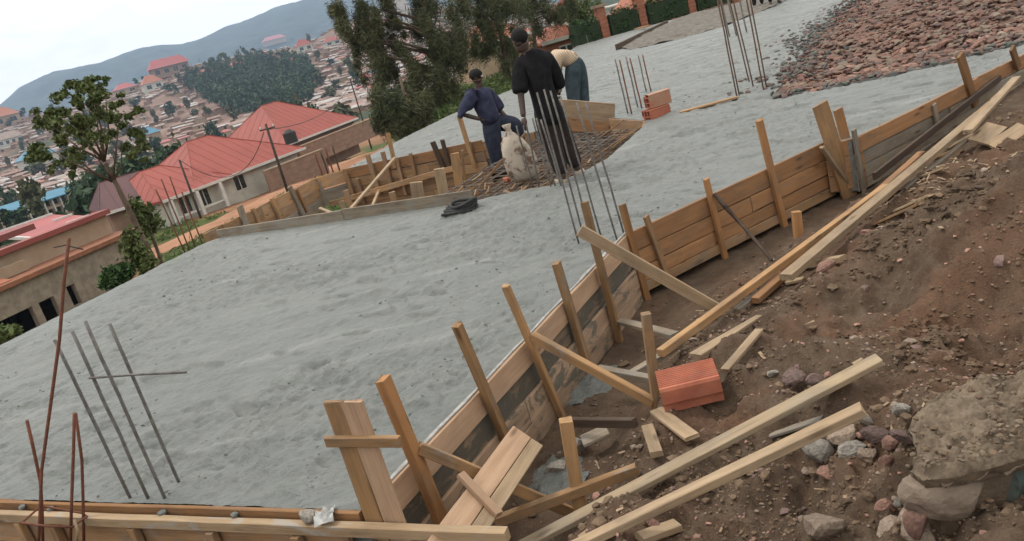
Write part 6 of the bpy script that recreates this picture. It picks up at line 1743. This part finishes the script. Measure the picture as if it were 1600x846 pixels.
# houses half hidden behind hedge and trees
def gfar(px, py, rmin=40):
    a = ray(px, py); hz = math.hypot(a.x, a.y); az = math.degrees(math.atan2(a.x, a.y))
    rs = np.geomspace(rmin, 4000, 1500); z = terrain_z(np.full(rs.shape, az), rs); h = CAMZ + a.z / hz * rs
    i = int(np.argmax(h < z)) if np.any(h < z) else None
    if i is None: return None
    return Vector((rs[i] * math.sin(R(az)), rs[i] * math.cos(R(az)), z[i]))
def frontage(lab, px, py, y, w, wh, rh, rm_, wm, rz=0.4, name='house'):
    c = PY(px, py, y); c.z -= wh
    return house(name, lab, c, rz, w, w * 0.7, wh, rh, w * 0.35, rm_, wm, group='houses beyond the hedge', ov=0.3, seams=False, wins=[(0, wh - 0.9, 0.9, 0.9)])
frontage('orange-roofed house partly hidden by the dark trees, above the man in blue', 765, 66, 62, 5.0, 2.6, 1.3, ROOF_O, WALL_T)
frontage('small orange brick shed beside the striped-shirted man', 868, 60, 47, 2.6, 2.2, 0.7, ROOF_O, PILL)
frontage('steep orange-roofed house behind the second brick pillar', 1002, 20, 52, 3.2, 2.6, 1.6, ROOF_O, PILL)
frontage('orange wall-like house behind the third hedge section', 1062, 2, 56, 5.0, 2.6, 1.0, ROOF_O, WALL_E)
frontage('small red-roofed hut far behind the olive tree', 884, 18, 90, 3.0, 2.4, 1.2, ROOF_R, WALL_W)
tag(tube('white_pipe_rail', [PY(912, 24, 60), PY(930, 15, 60), PY(950, 12, 60), PY(970, 6, 60), PY(990, -6, 60)], 0.12, TRIM, None, 6), 'white curving rail on the slope behind the hedge', 'rail')

# ------------------------------------------------------------------ poles and wires
POLE = simple('pole_wood', (0.045, 0.035, 0.028), (0.075, 0.06, 0.048), 6, 0.9, 0.3, 0.01)
def pole(lab, foot, top, rad=0.11, arm=True):
    b = gfar(*foot); t = PY(top[0], top[1], b.y)
    root = thing('utility_pole', b, lab, 'pole', 'utility poles along the dirt road')
    tube('shaft', [b - Vector((0, 0, 0.5)), b.lerp(t, 0.5), t], [rad, rad * 0.9, rad * 0.75], POLE, root, 8)
    if arm:
        tube('crossarm', [t + Vector((-0.6, 0.2, -0.35)), t + Vector((0.6, -0.2, -0.35))], 0.06, POLE, root, 5)
        for s in (-0.5, 0.5): tube('insulator', [t + Vector((s, -s / 3, -0.32)), t + Vector((s, -s / 3, -0.12))], 0.05, TRIM, root, 6)
    return t
t1 = pole('dark utility pole standing before the middle red roof', (450, 302), (415, 194))
t2 = pole('dark utility pole right of the farthest red roof', (581, 234), (547, 124))
t3 = pole('thin dark pole before the left end of the red roofs', (314, 342), (280, 250), 0.09, False)
def wire(a, b, sag, lab):
    pts = [a.lerp(b, i / 14) - Vector((0, 0, sag * 4 * (i / 14) * (1 - i / 14))) for i in range(15)]
    tag(tube('wire', pts, 0.028, WIRE, None, 4), lab, 'wire', 'overhead wires')
wire(t1 - Vector((0, 0, 0.4)), t2 - Vector((0, 0, 0.5)), 1.2, 'sagging wire between the two dark utility poles')
wire(t1 - Vector((0.3, 0, 0.5)), t3, 2.2, 'wire crossing the middle red roof to the thin pole')
# slim bars of a column beyond the left slab edge
for k, (t_, f_) in enumerate([((243, 296), (284, 384)), ((252, 280), (292, 381)), ((265, 276), (302, 378)), ((284, 300), (314, 376))]):
    bar(t_, f_, 0.011, RUST, ['first', 'second', 'third', 'last'][k] + ' from left of the thin bars at the back corner of the slab', 'thin bars at the back corner of the slab', z=-0.02)
lp = gfar(206, 291); lt = PY(191, 266, lp.y)
ls = thing('street_lamp', lp, 'thin pale street lamp above the maroon roof', 'street lamp')
tube('shaft', [lp, lt], 0.12, TRIM, ls, 6); tube('lamp_arm', [lt, lt + Vector((-1.6, 0, 0.25))], 0.09, TRIM, ls, 5)

# ------------------------------------------------------------------ school and other blue roofs in the valley
sa_, sb_ = gfar(18, 342), None
rS = 190.0
pA = P(12, 331, 0) ; azA, elA = azel(12, 326); azB, elB = azel(150, 286)
qa = polar(azA, rS, CAMZ + rS * math.tan(R(elA))); qb = polar(azB, rS + 8, CAMZ + (rS + 8) * math.tan(R(elB)))
Ls = (qb - qa).length; ds = (qb - qa).normalized(); rzS = facing(qa, qb)
zs0 = min(qa.z, qb.z) - 3.4
sch = thing('school_building', (qa.x, qa.y, zs0), 'long two-storey tan building with a light blue roof in the valley', 'building', None, rzS)
mb = MB(); mb.box((Ls / 2, 3.2, 0.6), (Ls, 5, 5.2)); local(mb.build('wall', WALL_T, sch))
V = [(-0.5, -0.6, 3.25), (Ls + .5, -0.6, 3.25), (Ls + .5, 3.2, 4.6), (-.5, 3.2, 4.6), (-.5, 7, 3.25), (Ls + .5, 7, 3.25)]
local(mk('roof', V + [(x, y, z - 0.2) for x, y, z in V], [(0, 1, 2, 3), (3, 2, 5, 4), (6, 7, 1, 0), (4, 5, 11, 10), (8, 7, 6, 9), (11, 8, 9, 10), (1, 7, 8, 2), (2, 8, 11, 5), (3, 9, 6, 0), (4, 10, 9, 3)], ROOF_B, sch))
nB = 11
for k in range(nB):
    for fz in (0.25, 2.0):
        mb = MB(); mb.box((Ls * (k + 0.5) / nB, 0.66, fz + 0.35), (Ls / nB * 0.55, 0.12, 1.0)); local(mb.build('window', GLASS, sch))
for k in range(nB + 1):
    mb = MB(); mb.box((Ls * k / nB, -0.1, 0.6), (0.3, 0.3, 5.0)); local(mb.build('veranda_post', WALL_W, sch))
mb = MB(); mb.box((Ls / 2, -0.1, 1.35), (Ls, 0.25, 0.4)); local(mb.build('veranda_rail', WALL_T, sch))
def far_house(lab, px, py, wpx, hpx, rm_, wm, r=None, rz=None, ridge=0.4, wins=0, dep=0.7, cat='house', name='far_house', group='larger houses on the far hillside'):
    b = gfar(px, py, 60) if r is None else on_terrain(px, py, r)
    D = math.hypot(b.x, b.y); w = wpx * D / F; h = hpx * D / F
    rz_ = -math.atan2(b.x, b.y) + (0.25 if rz is None else rz)
    return house(name, lab, b, rz_, w, w * dep, h * 0.52, h * 0.48, w * ridge, rm_, wm, cat, group, ov=w * 0.05, seams=False, wins=[((k + 0.5) * w / wins - w / 2, h * 0.27, w / wins * 0.5, h * 0.25) for k in range(wins)])
far_house('blue-roofed house among huts left of the red-roofed row', 232, 222, 34, 20, ROOF_B, WALL_T)
far_house('pale blue roof half hidden behind the young tree', 62, 258, 44, 22, ROOF_B, WALL_W)
far_house('white-walled house with orange roof below the long pink-roofed block', 241, 143, 26, 22, ROOF_O, WALL_W, wins=2)
far_house('long pink-roofed block on the hilltop left of the forest', 268, 118, 50, 24, ROOF_P, WALL_E, ridge=0.8, wins=4, dep=0.4)
far_house('pink-roofed house at the left foot of the hilltop', 198, 148, 28, 15, ROOF_P, WALL_T, wins=2)
far_house('orange-roofed house at the left photo border below the mountain', 10, 198, 34, 24, ROOF_O, WALL_T, wins=2)
far_house('pale two-storey block below the orange-roofed house at the left border', 16, 228, 30, 18, ROOF_D, WALL_W, wins=4, ridge=0.8)
far_house('red-roofed white house on the crest right of the forest', 477, 82, 22, 18, ROOF_R, WALL_W, wins=2)
far_house('second red-roofed white house right of the crest house', 520, 72, 24, 13, ROOF_R, WALL_W, wins=2)
far_house('red-roofed house at the right upper edge of the forest', 467, 102, 24, 14, ROOF_R, WALL_W, wins=2)
far_house('pink-roofed terrace hidden among the upper forest trees', 365, 112, 34, 12, ROOF_P, WALL_T, ridge=0.8, wins=3)
far_house('dull-red roof among the trees left of the upper forest', 322, 122, 22, 12, ROOF_P, WALL_T)
far_house('reddish-roofed house just left of the largest dark tree', 568, 132, 24, 16, ROOF_P, WALL_T, wins=1)
far_house('tiny blue roof left of the largest dark tree', 585, 118, 12, 8, ROOF_B, WALL_T)
far_house('long red roof beside the crest houses', 430, 70, 30, 12, ROOF_P, WALL_T, ridge=0.7)
far_house('tall white building showing through the largest dark tree', 632, 40, 26, 40, ROOF_Z, WALL_W, wins=4, ridge=0.8, dep=0.5)

# ------------------------------------------------------------------ the town on the far hillside
FOREST = [(292, 140), (318, 112), (360, 100), (410, 92), (455, 96), (492, 108), (496, 140), (480, 165), (440, 180), (400, 186), (360, 178), (318, 158)]
def in_px(px, py, poly): return bool(poly_inside(np.array([px]), np.array([py]), poly)[0])
rt = random.Random(12)
PROTO = {}
def hut(kind, rm_, wm, v):
    key = (kind, v)
    if key not in PROTO:
        r_ = random.Random(v * 7 + len(kind)); w = r_.uniform(6, 10); d = r_.uniform(5, 7); wh = r_.uniform(2.3, 3.2); rh = r_.uniform(0.5, 1.5)
        mb = MB(); mb.box((0, 0, wh / 2 - 0.8), (w, d, wh + 1.6)); me1 = bpy.data.meshes.new('hut_wall'); me1.from_pydata(mb.v, [], mb.f); me1.materials.append(wm)
        if v % 2: V, Fc = hipgeo(w, d, wh, rh + 0.6, w * 0.5, 0.3)
        else:
            V = [(-w / 2 - .3, -d / 2 - .4, wh), (w / 2 + .3, -d / 2 - .4, wh), (w / 2 + .3, d / 2 + .4, wh + rh), (-w / 2 - .3, d / 2 + .4, wh + rh)]; V += [(a, b, c - 0.12) for a, b, c in V]
            Fc = [(0, 1, 2, 3), (7, 6, 5, 4), (0, 4, 5, 1), (1, 5, 6, 2), (2, 6, 7, 3), (3, 7, 4, 0)]
        me2 = bpy.data.meshes.new('hut_roof'); me2.from_pydata([tuple(q) for q in V], [], Fc); me2.materials.append(rm_)
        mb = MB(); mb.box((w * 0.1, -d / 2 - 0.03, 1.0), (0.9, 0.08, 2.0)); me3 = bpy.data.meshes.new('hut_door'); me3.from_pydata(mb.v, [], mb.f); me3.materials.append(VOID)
        PROTO[key] = (me1, me2, me3)
    return PROTO[key]
KINDS = [('rusty', ROOF_T, WALL_E), ('dull', ROOF_D, WALL_T), ('zinc', ROOF_Z, WALL_E), ('orange', ROOF_O, WALL_W), ('pink', ROOF_P, WALL_T)]
KLAB = {'rusty': 'rusty brown tin roof', 'dull': 'dull brown tin roof', 'zinc': 'pale zinc roof', 'orange': 'orange roof', 'pink': 'pinkish red roof'}
def zone(px, py):
    if py < 330 and px < 215: return 'seen round the young tree at the left'
    if in_px(px, py, [(215, 90), (300, 90), (300, 150), (215, 190)]): return 'below the long pink-roofed block on the hilltop'
    if px < 330: return 'left of the forest above the red-roofed row'
    if px < 480 and py > 150: return 'just under the forest'
    if py < 105 and px < 540: return 'on the upper slope above the forest'
    if px < 600: return 'between the forest and the largest dark tree'
    return 'behind the dark trees'
pos = []; tries = 0
while len(pos) < 300 and tries < 30000:
    tries += 1
    u = rt.random()
    if u < 0.60: px, py = rt.uniform(190, 640), rt.uniform(100, 260)
    elif u < 0.8: px, py = rt.uniform(-20, 250), rt.uniform(140, 300)
    else: px, py = rt.uniform(380, 840), rt.uniform(-5, 140)
    if in_px(px, py, FOREST): continue
    az, el = azel(px, py)
    if el < -3.2: continue
    if rt.random() > float(sstep((fbm(np.array([az * 0.45]), np.array([el * 1.6]), 91, 3)[0] + 0.33) / 0.3)): continue
    b = gfar(px, py, 240)
    if b is None: continue
    rr_ = math.hypot(b.x, b.y)
    if rr_ < 300 or rr_ > 940: continue
    if any((b - q[0]).length < 7.5 for q in pos): continue
    pos.append((b, px, py))
allrest = []
for (b, px, py) in pos:
    k = rt.choices(range(5), (7, 6, 4.5, 0.5, 0.9))[0]; kd, rm_, wm = KINDS[k]
    m1, m2, m3 = hut(kd, rm_, wm, rt.randrange(5))
    root = thing('small_house', b, 'small town house with %s %s' % (KLAB[kd], zone(px, py)), 'house', 'small houses of the hillside town', -math.atan2(b.x, b.y) + rt.choice((0, 0, 0.15, -0.2, 1.57)) + rt.gauss(0, .08))
    root.scale = (0.85, 0.85, 0.72)
    for nm, me in (('wall', m1), ('roof', m2), ('door', m3)):
        o = bpy.data.objects.new(nm, me); COL.objects.link(o); o.parent = root
# the rest of the town, farther and smaller, as one mass
mbt = MB(); n_ = 0; tries = 0
while n_ < 3000 and tries < 24000:
    tries += 1
    az = rt.uniform(-34, 9); r_ = rt.uniform(310, 960)
    p = polar(az, r_); x, y = p.x, p.y
    if rt.random() > float(sstep((fbm(np.array([x / 70]), np.array([y / 70]), 93, 3)[0] + 0.25) / 0.35)): continue
    z = TZ(az, r_)
    # not inside the forest
    v = Vector((x, y, z - CAMZ)); fwd = v.y * cp - v.z * sp; upc = v.y * sp + v.z * cp
    px = 800 + (v.x * cr - upc * sr) / fwd * F; py = 423 - (v.x * sr + upc * cr) / fwd * F
    if in_px(px, py, FOREST): continue
    w, d, h = rt.uniform(4, 8), rt.uniform(3.5, 5.5), rt.uniform(1.6, 2.2)
    Mz = Matrix.Rotation(-R(az) + rt.choice((0, 0, 1.57)) + rt.gauss(0, .15), 3, 'Z')
    mbt.box((x, y, z + h / 2 - 1), (w, d, h + 2), Mz, rt.randrange(2))
    mi = 2 + rt.choices(range(5), (6, 6, 6, 0.4, 1.0))[0]
    mbt.box((x, y, z + h + 0.15), (w + 0.7, d + 0.8, 0.2), Mz @ Matrix.Rotation(0.14, 3, 'X'), mi); n_ += 1
tag(mbt.build('town_mass', mats=[WALL_E, WALL_T, ROOF_T, ROOF_D, ROOF_Z, ROOF_O, ROOF_P]), kind='stuff')

# ------------------------------------------------------------------ forest and scattered trees of the valley
def tree_blob(x, y, z, h, n, ll):
    return [((x + rgl.normal() * h * 0.12, y + rgl.normal() * h * 0.12, z + h * (0.45 + 0.22 * k)), (h * 0.30 * (1.1 - 0.25 * k), h * 0.30 * (1.1 - 0.25 * k), h * 0.22), n) for k in range(3)]
cl = []
while len(cl) < 1500:
    px, py = rt.uniform(290, 500), rt.uniform(90, 190)
    if not in_px(px, py, FOREST): continue
    b = gfar(px, py, 250)
    if b is None: continue
    cl += tree_blob(b.x, b.y, b.z - 1, rt.uniform(8, 13), 30, 1.5)
V, Q = leaves(cl, 1.3, 1.9); tag(link('forest', big_mesh('forest', V, Q, LEAF_F, False)), kind='stuff')
cl = []
for _ in range(420):                   # scrub of the valley floor, left
    az = rt.uniform(-34, -9); r_ = rt.uniform(95, 330)
    if -31.5 < az < -23 and r_ < 225: continue
    p = polar(az, r_)
    if float(fbm(np.array([p.x / 40]), np.array([p.y / 40]), 95, 3)[0]) < -0.1: continue
    cl += tree_blob(p.x, p.y, TZ(az, r_) - 0.5, rt.uniform(2.5, 6.0), 45, 1)
for _ in range(190):
    az = rt.uniform(-25.5, -19.8); r_ = rt.uniform(85, 185)
    p = polar(az, r_); cl += tree_blob(p.x, p.y, TZ(az, r_) - 0.5, rt.uniform(3.5, 7.5), 60, 1)
for _ in range(70):
    az = rt.uniform(-34, -27.5); r_ = rt.uniform(70, 115)
    p = polar(az, r_); cl += tree_blob(p.x, p.y, TZ(az, r_) - 0.5, rt.uniform(2.0, 3.6), 60, 1)
V, Q = leaves(cl, 0.55, 0.9); tag(link('valley_scrub', big_mesh('valley_scrub', V, Q, LEAF_F, False)), kind='stuff')
TP = []
for k in range(5):
    h = 9.0
    V, Q = leaves([((rgl.normal() * 1.2, rgl.normal() * 1.2, h * rgl.uniform(0.35, 0.95)), (1.7, 1.7, 1.5), 46) for _ in range(9)], 0.9, 1.4)
    me = big_mesh('hill_crown', V, Q, LEAF_F if k % 2 else LEAF_D, False)
    V, Fc = tube_geo([Vector((0, 0, -1)), Vector((0.1, 0, h * 0.4)), Vector((0.2, 0.1, h * 0.85))], [0.35, 0.25, 0.1], 6)
    mt = bpy.data.meshes.new('hill_trunk'); mt.from_pydata([tuple(v) for v in V], [], Fc); mt.materials.append(BARK)
    TP.append((me, mt))
rsp = random.Random(44)
spots = [(rsp.uniform(200, 620), rsp.uniform(110, 250)) for _ in range(34)] + [(rsp.uniform(0, 220), rsp.uniform(170, 270)) for _ in range(22)]
spots = [q for q in spots if not in_px(*q, FOREST)] + [(px, py) for px, py in [(215, 128), (228, 122), (245, 100), (290, 92), (300, 98), (312, 92), (326, 88), (338, 84), (352, 90), (366, 82), (383, 82), (398, 78), (412, 76), (440, 62), (458, 58), (505, 48), (160, 142), (178, 138), (190, 130), (50, 172), (36, 180), (128, 155), (85, 172),
                                 (308, 180), (328, 178), (376, 172), (503, 130), (528, 138), (536, 120), (518, 152), (272, 178), (248, 192), (520, 100), (500, 90), (485, 66), (452, 90), (545, 60), (560, 75), (70, 275), (100, 268), (30, 345), (15, 360), (45, 372), (75, 365), (230, 250), (250, 242), (215, 262), (236, 278), (195, 240), (225, 236)]]
for k, (px, py) in enumerate(spots):
    b = gfar(px, py + 6, 60)
    if b is None: continue
    D = math.hypot(b.x, b.y); s = rt.uniform(0.7, 1.25) * min(1.0, (D / 350) ** 0.7 + 0.15)
    nm = zone(px, py) if py > 105 or px > 280 else 'on the hill crest against the mountain'
    if py > 280: nm = 'in the valley near the blue-roofed school'
    elif 190 < px < 260 and py > 225: nm = 'left of the red-roofed row'
    elif 290 <= px < 420 and py < 100: nm = 'on the crest above the forest'
    root = thing('hill_tree', b, 'dark green %s tree %s' % (['rounded', 'slender', 'broad'][k % 3], nm), 'tree', 'scattered trees of the hillside', rt.uniform(0, 6))
    root.scale = (s * [1, 0.7, 1.25][k % 3], s * [1, 0.7, 1.25][k % 3], s * [1, 1.25, 0.9][k % 3])
    for n__, me in zip(('crown', 'trunk'), TP[k % 5]):
        o = bpy.data.objects.new(n__, me); COL.objects.link(o); o.parent = root
# grass by the road and on the verge
V = []; 
cl = []
for _ in range(2600):
    az = rt.uniform(-26, -0.5); r_ = rt.uniform(17, 75)
    p = polar(az, r_)
    rd = np.interp(az, [a for a, _ in ROAD], [b for _, b in ROAD])
    if abs(r_ - rd) < 3.2 or fbm(np.array([p.x / 9]), np.array([p.y / 9]), 71, 4)[0] < 0.0: continue
    if poly_inside(np.array([p.x]), np.array([p.y]), SLAB)[0]: continue
    cl.append(((p.x, p.y, TZ(az, r_) + 0.08), (0.5, 0.5, 0.12), 14))
for _ in range(500):
    az = rt.uniform(-4, 8); r_ = rt.uniform(24, 47); p = polar(az, r_)
    if poly_inside(np.array([p.x]), np.array([p.y]), SLAB)[0]: continue
    cl.append(((p.x, p.y, TZ(az, r_) + 0.1), (0.5, 0.5, 0.15), 22))
Vg, Qg = leaves(cl, 0.05, 0.4); tag(link('grass', big_mesh('grass', Vg, Qg, LEAF_G, False)), kind='stuff')

# ------------------------------------------------------------------ hazy air between the site and the mountain
zmin, zmax = -2000.0, 1200.0
mb = MB(); mb.box((0, 0, -260.0), (9600, 9600, 1560.0))
hz, n, b = newmat('haze_air'); n.nodes.remove(b)
pv = nd(n, 'ShaderNodeVolumePrincipled'); pv.inputs['Color'].default_value = (0.56, 0.74, 1.0, 1); pv.inputs['Density'].default_value = 0.00020; pv.inputs['Anisotropy'].default_value = 0.0
n.links.new(pv.outputs[0], [x for x in n.nodes if x.type == 'OUTPUT_MATERIAL'][0].inputs['Volume'])
tag(mb.build('haze', hz), kind='stuff')
